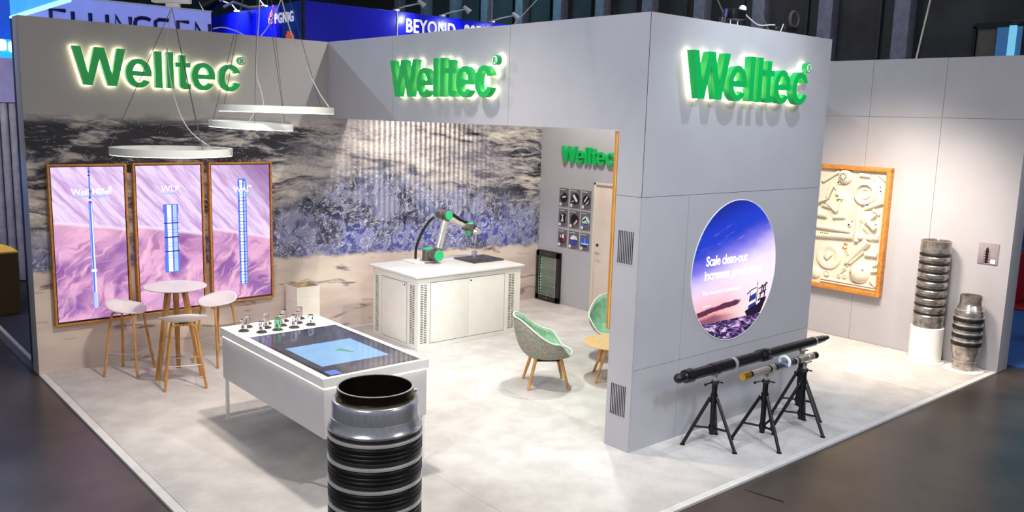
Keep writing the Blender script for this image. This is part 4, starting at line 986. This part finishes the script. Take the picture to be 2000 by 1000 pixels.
def make_stool():
    t = thing('bar_stool', (0, 0, 0), 'x', 'stool', 'bar stools around the tall table')
    # seat opens towards +y (front), low curved lip at the back (-y)
    q = MB(); N_, K_ = 40, 9; gr = []
    for j in range(K_+1):
        v = j/K_; row = []
        for i in range(N_):
            a = 2*PI*i/N_; ca, sa = math.cos(a), math.sin(a)
            rx, ry = .248*(1-.04*sa), .195
            bk = max(0, -sa); fr_ = max(0, sa)
            z = .735 + .02*v*v + .105*(v**3)*(bk**1.6) + .035*(v**3)*abs(ca)**2 - .020*(v**4)*fr_
            row.append(q.bm.verts.new((rx*v*ca, ry*v*sa - .018*bk*v**3, z)) if j else None)
        gr.append(row)
    c0 = q.bm.verts.new((0, 0, .735))
    for i in range(N_): q.bm.faces.new((c0, gr[1][i], gr[1][(i+1) % N_]))
    for j in range(1, K_):
        for i in range(N_): q.bm.faces.new((gr[j][i], gr[j+1][i], gr[j+1][(i+1) % N_], gr[j][(i+1) % N_]))
    o = q.build('seat_shell', 'plastic', t, local=True, ang=60)
    mod = o.modifiers.new('thick', 'SOLIDIFY'); mod.thickness = .012; mod.offset = -1
    for s in (-1, 1):      # two bent wooden bows, each makes two legs
        for e_ in (-1, 1):
            x1, y1 = s*.215, e_*.195; xt, yt = s*.115, e_*.125
            MB().tube([(0 if 0 else s*.004, yt, .722), (s*.075, yt, .722), (xt, yt*1.02, .700), (s*.135, yt*1.10, .60), (s*.175, e_*.163, .30), (x1, y1, 0)], [.013, .015, .0185, .0185, .017, .015], 10, smooth=3).build('leg', 'oak', t, local=True)
    MB().box((-.05, -.13, .712), (.05, .13, .728), .004).build('seat_bracket', 'slotdark', t, local=True)
    fx, fy = .183, .170
    MB().tube([(-fx, -fy, .27), (fx, -fy, .27), (fx, fy, .27), (-fx, fy, .27)], .0055, 8, closed=True).build('footrest', 'steel', t, local=True)
    return t
st = make_stool(); st['label'] = 'white bar stool left of the tall round table, lip at its left'
def face(o, x, y, tx, ty): o.location = (x, y, 0); o.rotation_euler = (0, 0, math.atan2(ty-y, tx-x)-PI/2)
face(st, .845, -.500, 1.32, -.95)
s2_ = dup(st, 'white bar stool nearest the camera, back turned, before the tall table'); face(s2_, 1.185, -1.33, 1.36, -.80)
s3_ = dup(st, 'white bar stool right of the tall round table, in front of the right screen'); face(s3_, 1.83, -.66, 1.27, -.86)

# ------------------------------------------------------------------ lounge chairs and coffee table
def make_lounge():
    t = thing('lounge_chair', (0, 0, 0), 'x', 'armchair', 'green lounge chairs by the coffee table')
    # front is +y
    def shell(k, thick, name, m, inset):
        q = MB(); N_, K_ = 48, 14; gr = []
        for j in range(K_+1):
            v = j/K_; row = []
            for i in range(N_):
                a = 2*PI*i/N_
                th_ = abs(math.atan2(math.sin(a-PI/2), math.cos(a-PI/2)))      # 0 = front, pi = back
                s = min(1, max(0, (math.degrees(th_)-38)/40)); s = s*s*(3-2*s)
                u = min(1, max(0, (math.degrees(th_)-78)/80)); u = u*u*(3-2*u)
                ht = .405 + .165*s + .255*u - inset*.3
                Rr = .335 + .035*s + .035*u - inset; rs_ = .215
                if v < .4: r_ = rs_*v/.4; z = .335+inset*1.6 + .02*(v/.4)**2
                else:
                    w_ = (v-.4)/.6; r_ = rs_+(Rr-rs_)*math.sin(w_*PI/2)**.8; z = .355+inset*1.6*(1-w_)+(ht-.355)*(w_**1.35)
                x_ = r_*math.cos(a)*1.02; y_ = r_*math.sin(a)*.98
                if math.sin(a) > 0: y_ *= 1-.10*math.sin(a)
                row.append(q.bm.verts.new((x_, y_, z)) if j else None)
            gr.append(row)
        c0 = q.bm.verts.new((0, 0, .335+inset*1.6))
        for i in range(N_): q.bm.faces.new((c0, gr[1][i], gr[1][(i+1) % N_]))
        for j in range(1, K_):
            for i in range(N_): q.bm.faces.new((gr[j][i], gr[j+1][i], gr[j+1][(i+1) % N_], gr[j][(i+1) % N_]))
        rim = [gr[K_][i].co.copy() for i in range(N_)]
        o = q.build(name, m, t, local=True, ang=70)
        md = o.modifiers.new('thick', 'SOLIDIFY'); md.thickness = thick; md.offset = -1 if not inset else 1
        return rim
    rim = shell(0, .012, 'shell', 'felt_out', 0)
    shell(0, .012, 'inner_upholstery', 'felt_in', .016)
    MB().tube([p_ + Vector((0, 0, .003)) for p_ in rim], .0085, 8, closed=True).build('piping', 'piping', t, local=True)
    for sx, sy in ((-1, -1), (1, -1), (-1, 1), (1, 1)):
        MB().tube([(sx*.150, sy*.145, .350), (sx*.232, sy*.235, 0)], [.021, .015], 12).build('leg', 'oak', t, local=True)
    MB().box((-.16, -.16, .318), (.16, .16, .338), .01).build('seat_base', 'slotdark', t, local=True)
    return t
lc = make_lounge(); lc['label'] = 'grey green lounge chair seen from behind, beside the coffee table'
lc.location = (4.515, -3.67, 0); lc.rotation_euler = (0, 0, R(-34)-PI/2); lc.scale = (1, 1, 1)
l2 = dup(lc, 'pale green lounge chair half hidden behind the pillar'); l2.location = (6.0, -3.40, 0); l2.scale = (.95, .95, .95); l2.rotation_euler = (0, 0, R(222)-PI/2)
cf = thing('coffee_table', (5.36, -3.98, 0), 'round light wood coffee table cut off by the pillar', 'table')
tx, ty = 5.36, -3.98
MB().lathe([(0, .428), (.34, .428), (.385, .440), (.388, .446), (.385, .450), (0, .450)], 56, T3(tx, ty, 0)).build('tabletop', mat('wood_light', (232, 190, 132), .4, var=.05, sc=6, stretch=(1, 8, 1)), cf)
for a in (182, 92, 2, 272):
    ca, sa = math.cos(R(a)), math.sin(R(a)); MB().tube([(tx+.16*ca, ty+.16*sa, .43), (tx+.335*ca, ty+.335*sa, 0)], [.022, .015], 12).build('leg', 'oak', cf)

# ------------------------------------------------------------------ tools on pipe stands
def make_stand(h, ang):
    t = thing('pipe_stand', (0, 0, 0), 'x', 'pipe stand', 'black folding pipe stands')
    MB().cone((0, 0, .10), (0, 0, h-.10), .026, .026, 20).build('post', 'black_metal', t, local=True)
    MB().cone((0, 0, h-.12), (0, 0, h-.04), .019, .019, 16).build('screw', 'steel', t, local=True)
    MB().cone((0, 0, h-.115), (0, 0, h-.085), .038, .034, 20).build('nut', 'steel_dark', t, local=True)
    MB().tube([(.03, 0, h-.10), (.10, .03, h-.115)], .007, 8).ball((.105, .032, h-.116), .014, 10).tube([(-.03, 0, h-.10), (-.09, -.03, h-.12)], .007, 8).build('turn_handle', 'black_metal', t, local=True)
    hd = MB()
    for s in (-1, 1):
        hd.box((-.016, 0, 0), (.016, .075, .012), .002, T3(0, 0, h-.038) @ Matrix.Rotation(R(0 if s > 0 else 180), 4, 'Z') @ Matrix.Rotation(R(28), 4, 'X'))
    hd.cone((0, 0, h-.05), (0, 0, h-.03), .02, .022, 16).build('v_head', 'steel_worn', t, local=True)
    for k in range(3):
        a = R(ang+120*k); ca, sa = math.cos(a), math.sin(a)
        P0 = Vector((.035*ca, .035*sa, h-.25)); P1 = Vector((.285*ca, .285*sa, .008))
        lg_ = MB().tube([P0, P1], .0165, 10).build('leg', 'black_metal', t, local=True)
        MB().lathe([(0, 0), (.026, 0), (.024, .008), (.012, .014), (0, .014)], 16, T3(P1.x, P1.y, 0)).build('foot', 'black_metal', lg_, local=True)
        Pm = P0.lerp(P1, .62); MB().tube([(.02*ca, .02*sa, .165), Pm], .011, 8).build('brace', 'black_metal', t, local=True)
        MB().ball((.040*ca, .040*sa, h-.25), .008, 8).ball((.032*ca, .032*sa, .165), .008, 8).build('bolt', 'steel', t, local=True)
    MB().cone((0, 0, h-.30), (0, 0, h-.22), .036, .036, 18).build('collar', 'black_metal', t, local=True)
    MB().cone((0, 0, .14), (0, 0, .19), .034, .034, 18).build('collar', 'black_metal', t, local=True)
    return t
p1_ = make_stand(.722, 0); p1_.location = (4.552, -5.990, 0)
a1_ = math.degrees(math.atan2(-5.831+5.99, 4.311-4.552)); p1_.rotation_euler = (0, 0, R(a1_))
p1_['label'] = 'black pipe stand leftmost, holding the near end of the long black tool'
p2_ = dup(p1_, 'black pipe stand second from left, under the brass end of the silver tool'); p2_.location = (4.992, -6.262, 0); p2_.rotation_euler = (0, 0, math.atan2(-6.035+6.262, 4.812-4.992))
p3_ = dup(p1_, 'black pipe stand nearest the right, under the far end of the silver tool'); p3_.location = (5.655, -6.280, 0); p3_.rotation_euler = (0, 0, math.atan2(-6.101+6.280, 5.425-5.655))
p4_ = dup(p1_, 'black pipe stand at the back right beside the wall, under the black tool'); p4_.location = (6.03, -6.02, 0); p4_.rotation_euler = (0, 0, math.atan2(-5.841+6.02, 5.77-6.03))

for st_ in (p1_, p2_, p3_, p4_):
    for c_ in st_.children:
        if c_.name.startswith('v_head'): c_.rotation_euler = (0, 0, -st_.rotation_euler.z)
yt = -5.995; zt = .762
bt_ = thing('downhole_tool', (5.1, yt, zt), 'long black tool lying across two pipe stands by the wall', 'tool')
x_0 = 3.93
def seg_(a, b, r0, r1=None, m='black', nm='body_section', root=None, y=yt, z=zt, n=28):
    return MB().cone((a, y, z), (b, y, z-.0), r0, r1, n).build(nm, m, root or bt_)
MB().ball((3.985, yt, zt), (.050, .046, .046), 20).cone((3.99, yt, zt), (4.06, yt, zt), .030, .030, 16).build('end_knob', 'rubber', bt_)
MB().ball((4.09, yt, zt), (.035, .05, .05), 20).build('end_knob', 'black', bt_)
seg_(4.075, 4.16, .062, .066); seg_(4.16, 4.46, .050, .052); seg_(4.46, 4.79, .057, .057)
seg_(4.79, 4.835, .060, .060, 'steel', 'steel_band'); seg_(4.835, 5.30, .053, .054)
MB().lathe([(.05, 0), (.062, .01), (.066, .05), (.066, .10), (.055, .12)], 28, align((5.28, yt, zt), (1, 0, 0))).build('centraliser', 'black', bt_)
for k in range(4):
    a = PI/2*k+.5; MB().box((5.27, -.012, .05), (5.42, .012, .072), .004, T3(0, yt, zt) @ Matrix.Rotation(a, 4, 'X')).build('fin', 'black', bt_)
seg_(5.40, 6.28, .048, .050); seg_(6.28, 6.305, .051, .051, 'steel', 'steel_band'); seg_(6.305, 6.50, .046, .036); seg_(6.50, 6.58, .030, .024, 'black', 'nose')
ys_, zs_ = -6.285, .748
stl = thing('downhole_tool', (5.2, ys_, zs_), 'shorter silver tool with brass end on the two front pipe stands', 'tool')
def sg(a, b, r0, r1, m, nm='body_section'): MB().cone((a, ys_, zs_), (b, ys_, zs_), r0, r1, 26).build(nm, m, stl)
ivory = mat('nickel', (222, 212, 194), .26, .75, var=.06)
sg(4.555, 4.660, .034, .036, 'brass', 'brass_cap'); sg(4.66, 4.70, .030, .030, 'black', 'seal'); sg(4.70, 4.98, .033, .033, ivory); sg(4.98, 5.0, .036, .036, 'black_metal', 'ring')
sg(5.0, 5.07, .037, .037, ivory); sg(5.07, 5.10, .034, .034, 'black_metal', 'ring'); sg(5.10, 5.40, .035, .035, mat('blue_steel', (150, 160, 186), .2, .9, var=.05)); sg(5.40, 5.43, .036, .036, 'black_metal', 'ring')
sg(5.43, 5.48, .033, .033, ivory); sg(5.48, 5.50, .036, .036, 'black_metal', 'ring'); sg(5.50, 5.68, .033, .033, ivory); sg(5.68, 5.77, .038, .038, ivory, 'collar'); sg(5.77, 5.84, .036, .036, 'black_metal', 'end_cap')
MB().tube([(5.27, ys_+.05, zs_-.02), (5.27, ys_+.055, zs_+.05), (5.27, ys_, zs_+.075), (5.27, ys_-.045, zs_+.045), (5.27, ys_-.045, zs_-.01)], .016, 8, smooth=4).build('paper_tag', 'paper_white', stl)

# ------------------------------------------------------------------ packers
def packer_tall():
    x, y = 9.405, -5.875
    t = thing('packer_tube', (x, y, 0), 'tall ribbed steel packer on a white pedestal by the right wall', 'packer')
    M_ = T3(x, y, 0)
    MB().lathe([(0, 0), (.243, 0), (.246, .006), (.240, .014), (0, .014)], 48, M_).build('base_plate', 'white_lac', t)
    MB().lathe([(0, .014), (.205, .014), (.205, .47), (.195, .475), (0, .475)], 48, M_).build('pedestal', 'white_lac', t)
    MB().lathe([(.17, .475), (.184, .475), (.184, .62), (.176, .64), (.172, 1.45), (.178, 1.47), (.186, 1.48), (.186, 1.625), (.180, 1.630), (.165, 1.63), (.160, 1.60), (.160, 1.3), (0, 1.3)], 48, M_).build('steel_body', 'steel_worn', t)
    for k in range(8):
        z = 1.445-.1115*k
        MB().lathe([(.17, z-.016), (.186, z-.014), (.190, z), (.186, z+.012), (.17, z+.014)], 40, M_).build('rubber_ring', 'rubber', t)
        MB().lathe([(.17, z-.082), (.180, z-.080), (.188, z-.072), (.188, z-.034), (.180, z-.024), (.17, z-.022)], 40, M_).build('steel_ring', 'steel_worn', t)
packer_tall()
def packer_short():
    x, y = 9.395, -6.385
    t = thing('packer_tube', (x, y, 0), 'shorter ribbed steel packer on a white disc beside the wall end', 'packer')
    M_ = T3(x, y, 0)
    MB().lathe([(0, 0), (.240, 0), (.243, .006), (.237, .014), (0, .014)], 48, M_).build('base_plate', 'white_lac', t)
    MB().lathe([(.12, .015), (.134, .015), (.136, .14), (.142, .18), (.168, .25), (.170, .76), (.160, .80), (.134, .86), (.128, .88), (.130, .985), (.118, .985), (.115, .95), (.115, .7), (0, .7)], 48, M_).build('steel_body', 'steel_worn', t)
    for k in range(4):
        z = .675-.104*k
        MB().lathe([(.16, z-.030), (.178, z-.026), (.182, z), (.178, z+.018), (.16, z+.022)], 40, M_).build('rubber_ring', 'rubber', t)
        MB().lathe([(.16, z+.028), (.174, z+.030), (.176, z+.040), (.16, z+.044)], 40, M_).build('steel_ring', 'steel', t)
    for z in (.80, .25, .13): MB().lathe([(.12, z-.006), (.165 if z > .2 else .142, z-.004), (.165 if z > .2 else .142, z+.004), (.12, z+.006)], 40, M_).build('steel_ring', 'steel', t)
packer_short()
def packer_front():
    x, y = .603, -6.270
    t = thing('packer_tube', (x, y, 0), 'large ribbed steel and black rubber packer in the foreground', 'packer')
    M_ = T3(x, y, 0) @ Matrix.Diagonal((1.02, 1.02, 1, 1)); g_ = 72
    MB().lathe([(0, 0), (.36, 0), (.363, .008), (.356, .016), (0, .016)], g_, M_).build('base_plate', 'white_lac', t)
    MB().lathe([(.20, .017), (.262, .017), (.262, 1.10), (.20, 1.10)], g_, M_, closed=True).build('core_tube', 'steel_dark', t)
    MB().lathe([(.212, 1.10), (.232, 1.10), (.2325, 1.395), (.229, 1.40), (.2225, 1.40), (.219, 1.396), (.216, 1.10)], g_, M_, closed=True).build('bore_tube', mat('bore', (44, 36, 34), .35, .8, var=.2), t)
    MB().lathe([(.2333, 1.398), (.2335, 1.4015), (.2215, 1.4015), (.2215, 1.398)], g_, M_, closed=True).build('rim_edge', 'steel', t)
    MB().lathe([(.2330, 1.340), (.2440, 1.342), (.2445, 1.334), (.2330, 1.332)], g_, M_, closed=True).build('brass_ring', mat('brass_pale', (200, 190, 140), .25, .95, var=.1), t)
    MB().lathe([(.2330, 1.331), (.250, 1.331), (.2575, 1.326), (.2610, 1.318), (.2640, 1.30), (.2685, 1.230), (.2665, 1.2285), (.2665, 1.2265), (.2690, 1.225), (.2745, 1.190), (.2820, 1.165), (.2860, 1.160), (.2860, 1.150), (.262, 1.10), (.2330, 1.10)], g_, M_, closed=True).build('chrome_collar', 'chrome', t)
    MB().lathe([(.262, 1.150), (.2865, 1.148), (.2880, 1.130), (.2820, 1.124), (.262, 1.122)], g_, M_, closed=True).build('dark_collar', 'steel_dark', t)
    z = 1.122
    for k in range(7):
        MB().lathe([(.262, z), (.2885, z-.002), (.2905, z-.008), (.2895, z-.022), (.262, z-.026)], g_, M_, closed=True).build('steel_ring', 'ring_bright', t)
        z2 = z-.027
        pts = [(.262, z2)]
        for a_, b_ in ((.001, .034), (.038, .060), (.064, .090)): pts += [(.2840, z2-a_), (.2880, z2-a_-.004), (.2885, z2-b_+.006), (.2850, z2-b_)]
        pts += [(.262, z2-.092)]
        MB().lathe(pts, g_, M_, closed=True).build('rubber_band', 'rubber', t, ang=50)
        z3 = z2-.093
        MB().lathe([(.262, z3), (.2840, z3), (.2865, z3-.010), (.2840, z3-.022), (.262, z3-.024)], g_, M_, closed=True).build('grey_ring', mat('ring_grey', (96, 94, 92), .4, .85, var=.1), t)
        z = z3-.026
    MB().lathe([(.262, z), (.2865, z), (.288, z-.02), (.262, .017)], g_, M_).build('lower_collar', 'chrome', t)
    MB().cone((x+.232, y-.075, 1.345), (x+.250, y-.081, 1.345), .014, .014, 14).build('port', 'steel', t)
packer_front()

# ------------------------------------------------------------------ ring lamps and rigging
def ring_lamp(x, y, z, rad, band, label, tilt=0, extra=()):
    t = thing('ring_lamp', (x, y, z), label, 'lamp', 'white ring lamps over the stand')
    M_ = T3(x, y, z) @ Matrix.Rotation(tilt, 4, rt.cross(Vector((0, 0, 1))).normalized())
    MB().lathe([(rad-.035, 0), (rad, 0), (rad, band), (rad-.035, band)], 96, M_, closed=True).build('ring', 'lamp_metal', t)
    MB().lathe([(rad-.030, -.004), (rad-.005, -.004), (rad-.005, .001), (rad-.030, .001)], 96, M_, closed=True).build('diffuser', 'lamp_glow', t)
    return t, M_
wire_d = .0035
r1, m1 = ring_lamp(1.18, -1.18, 2.56, .625, .075, 'lowest white ring lamp, above the round bar table')
w_ = MB()
for a in (160, 40, 280):
    p_ = m1 @ Vector((.61*math.cos(R(a)), .61*math.sin(R(a)), .075)); w_.tube([p_, (1.22, -1.20, 4.11)], wire_d, 5)
w_.build('suspension_wire', 'wire', r1)
MB().tube([(1.22, -1.20, 4.11), (1.17, -1.16, 3.7), (1.21, -1.20, 3.2), (1.33, -1.25, 2.85), (1.52, -1.36, 2.66), (1.60, -1.48, 2.64)], .007, 8, smooth=5).build('cable', 'cable_white', r1)
cb = thing('ceiling_canopy', (1.22, -1.20, 4.12), 'white junction box hanging above the lowest ring lamp', 'junction box')
MB().box((-.20, -.05, 0), (.20, .05, .07), .012, T3(1.22, -1.20, 4.155) @ RZ(yaw-PI/2)).build('housing', 'plastic', cb)
MB().box((-.05, -.045, -.045), (.08, .045, .0), .008, T3(1.22, -1.20, 4.155) @ RZ(yaw-PI/2)).build('connector', 'plastic', cb)
MB().tube([(1.22, -1.20, 4.22), (1.22, -1.20, 6.5)], .006, 6).build('hanger', 'wire', cb)
r2, m2 = ring_lamp(1.94, -1.51, 2.865, .45, .065, 'middle and smallest white ring lamp, just below the highest', tilt=R(-2))
w_ = MB()
for a in (135, 250, 10):
    p_ = m2 @ Vector((.44*math.cos(R(a)), .44*math.sin(R(a)), .065)); w_.tube([p_, (2.05, -1.53, 4.9)], wire_d, 5)
w_.build('suspension_wire', 'wire', r2)
MB().tube([(2.05, -1.53, 4.9), (2.05, -1.53, 4.2), (2.00, -1.53, 3.5), (2.03, -1.56, 3.3), (2.05, -1.58, 3.12), (1.93, -1.60, 3.02), (1.88, -1.60, 2.94)], .007, 8, smooth=5).build('cable', 'cable_white', r2)
r3, m3 = ring_lamp(2.22, -1.57, 3.045, .625, .070, 'highest white ring lamp, overlapping the corner of the fascia')
w_ = MB()
for a in (135, 250, 10):
    p_ = m3 @ Vector((.61*math.cos(R(a)), .61*math.sin(R(a)), .07)); w_.tube([p_, (2.10, -1.50, 5.3)], wire_d, 5)
w_.build('suspension_wire', 'wire', r3)
MB().tube([(2.62, -2.02, 3.12), (2.52, -1.90, 3.35), (2.35, -1.65, 3.95), (2.2, -1.5, 4.8), (2.1, -1.5, 5.3)], .0075, 8, smooth=5).build('cable', 'cable_white', r3)
lp = thing('looping_cable', (2.0, -1.6, 4.0), 'thin white cable sagging in a loop before the blue booth', 'cable')
MB().tube([(1.62, -1.3, 3.92), (1.72, -1.35, 3.94), (1.85, -1.42, 3.90), (1.97, -1.45, 3.84), (2.06, -1.5, 3.86), (2.18, -1.55, 4.05), (2.32, -1.62, 4.45), (2.42, -1.65, 5.2)], .006, 8, smooth=5).build('cable', 'cable_white', lp)

# unseen slatted lamp added behind the fascia to throw the stripes on the mural
wwx, wwy, wwz = 5.30, -1.55, 3.62
ww = thing('unseen_slatted_lamp', (wwx, wwy, wwz), 'unseen slatted lamp added behind the fascia to throw stripes on the mural', 'lamp')
MB().box((wwx-.16, wwy-.10, wwz+.06), (wwx+.16, wwy+.10, wwz+.12), .004).build('housing', 'black_metal', ww)
for k in range(46):
    xx = wwx-.48+k*.0213
    MB().box((xx-.0050, wwy+.366, wwz-.52), (xx+.0050, wwy+.369, wwz+.08)).build('slat', 'black_metal', ww)
MB().box((wwx-.50, wwy+.355, wwz+.08), (wwx+.50, wwy+.38, wwz+.12)).box((wwx-.50, wwy, wwz+.10), (wwx-.48, wwy+.36, wwz+.12)).box((wwx+.48, wwy, wwz+.10), (wwx+.50, wwy+.36, wwz+.12)).box((wwx-.50, wwy-.02, wwz+.10), (wwx+.50, wwy, wwz+.12)).build('slat_frame', 'black_metal', ww)
MB().tube([(wwx, wwy, wwz+.12), (wwx, wwy, wwz+1.6)], .008, 6).tube([(wwx, wwy+.2, wwz+.12), (wwx, wwy, wwz+1.6)], .004, 6).build('hanger', 'wire', ww)
ls = spot('unseen_stripe_lamp', (wwx, wwy, wwz), (wwx, 0, 2.40), 210, (1, .93, .84), 82, .8, .004)  # unseen lamp added for the mural stripes

# spotlights and cables on top of the front wall
def top_box(x0, x1, z0, z1, y, label):
    t = thing('rigging_box', (x0, y, z0), label, 'light fitting')
    MB().box((x0, y-.06, z0), (x1, y+.06, z1), .008).build('housing', 'black', t)
    MB().cone((x0+.04, y, z0), (x0+.04, y, 4.0), .006, .006, 8).build('stem', 'steel', t)
    MB().cone((x1-.05, y, z0), (x1-.05, y, 4.0), .006, .006, 8).build('stem', 'steel', t)
    return t
q1 = top_box(5.05, 5.26, 4.075, 4.17, -5.50, 'black light fitting above the wall, left one with white plug')
MB().ball((5.28, -5.50, 4.19), (.045, .035, .035), 12).build('plug', 'plastic', q1)
MB().cone((5.01, -5.50, 4.16), (4.99, -5.50, 4.08), .022, .030, 14).build('spot_tube', 'navy', q1)
MB().lathe([(0, 0), (.04, 0), (.04, .04), (0, .04)], 16, T3(4.97, -5.50, 4.04)).build('spot_head', 'black', q1)
q2 = top_box(5.96, 6.20, 4.02, 4.085, -5.50, 'black light fitting lying on the wall top, right one')
cbl = thing('rigging_cable', (5.4, -5.5, 4.1), 'white cable strung between the two fittings on the wall top', 'cable')
MB().tube([(5.28, -5.5, 4.17), (5.38, -5.5, 4.12), (5.52, -5.5, 4.07), (5.62, -5.5, 4.06), (5.78, -5.5, 4.08), (5.86, -5.5, 4.085)], .007, 8, smooth=4).build('cable', 'cable_white', cbl)
cb2 = thing('rigging_cable', (5.7, -5.5, 4.05), 'short white cable leading over the wall edge to the right fitting', 'cable')
MB().tube([(5.84, -5.58, 4.008), (5.90, -5.56, 4.05), (5.97, -5.53, 4.10), (6.02, -5.5, 4.095)], .006, 8, smooth=4).build('cable', 'cable_white', cb2)
cl = thing('cable_coil', (6.0, -5.5, 4.2), 'round coil of thin grey wire standing on the wall top', 'wire coil')
q = MB()
for k in range(4):
    q.tube([(6.23+(.078+.004*k)*math.cos(a*PI/12), -5.50+.006*k, 4.182+(.078+.003*k)*math.sin(a*PI/12)) for a in range(24)], .003, 5, closed=True)
q.build('wire_loop', 'wire', cl); MB().tube([(6.23, -5.50, 4.10), (6.22, -5.50, 4.0)], .004, 6).build('wire_end', 'wire', cl)
for i, (a, b, l_) in enumerate((((5.20, -5.42, 4.0), (4.86, -5.2, 4.75), 'left steel rigging wire rising from the wall top'), ((5.92, -5.42, 4.0), (5.40, -5.1, 5.0), 'middle steel rigging wire rising above the right fitting'),
        ((8.9, -4.6, 3.99), (9.8, -4.0, 6.3), 'long pale rigging wire above the far right wall'), ((8.35, 5.0, 4.9), (9.8, 4.0, 6.2), 'pale rigging wire slanting past the end of the blue booth'))):
    if i == 2: a = (9.75, -5.2, 4.0); b = (10.3, -5.3, 6.5)
    if i == 3: a = (11.3, 5.0, 5.2); b = (12.4, 5.0, 6.2)
    o = MB().tube([a, b], .006 if i < 2 else .012, 6).build('rigging_wire', 'cable_white' if i > 1 else 'wire'); tag(o, l_, 'wire')
sk = MB().tube([(3.98, -6.77, -.0205), (3.985, -6.87, -.0205), (4.00, -6.99, -.0205), (4.025, -7.12, -.0205)], .005, 6, smooth=4).build('floor_cable', 'black'); tag(sk, 'short black wire lying on the dark hall floor at lower right', 'wire')
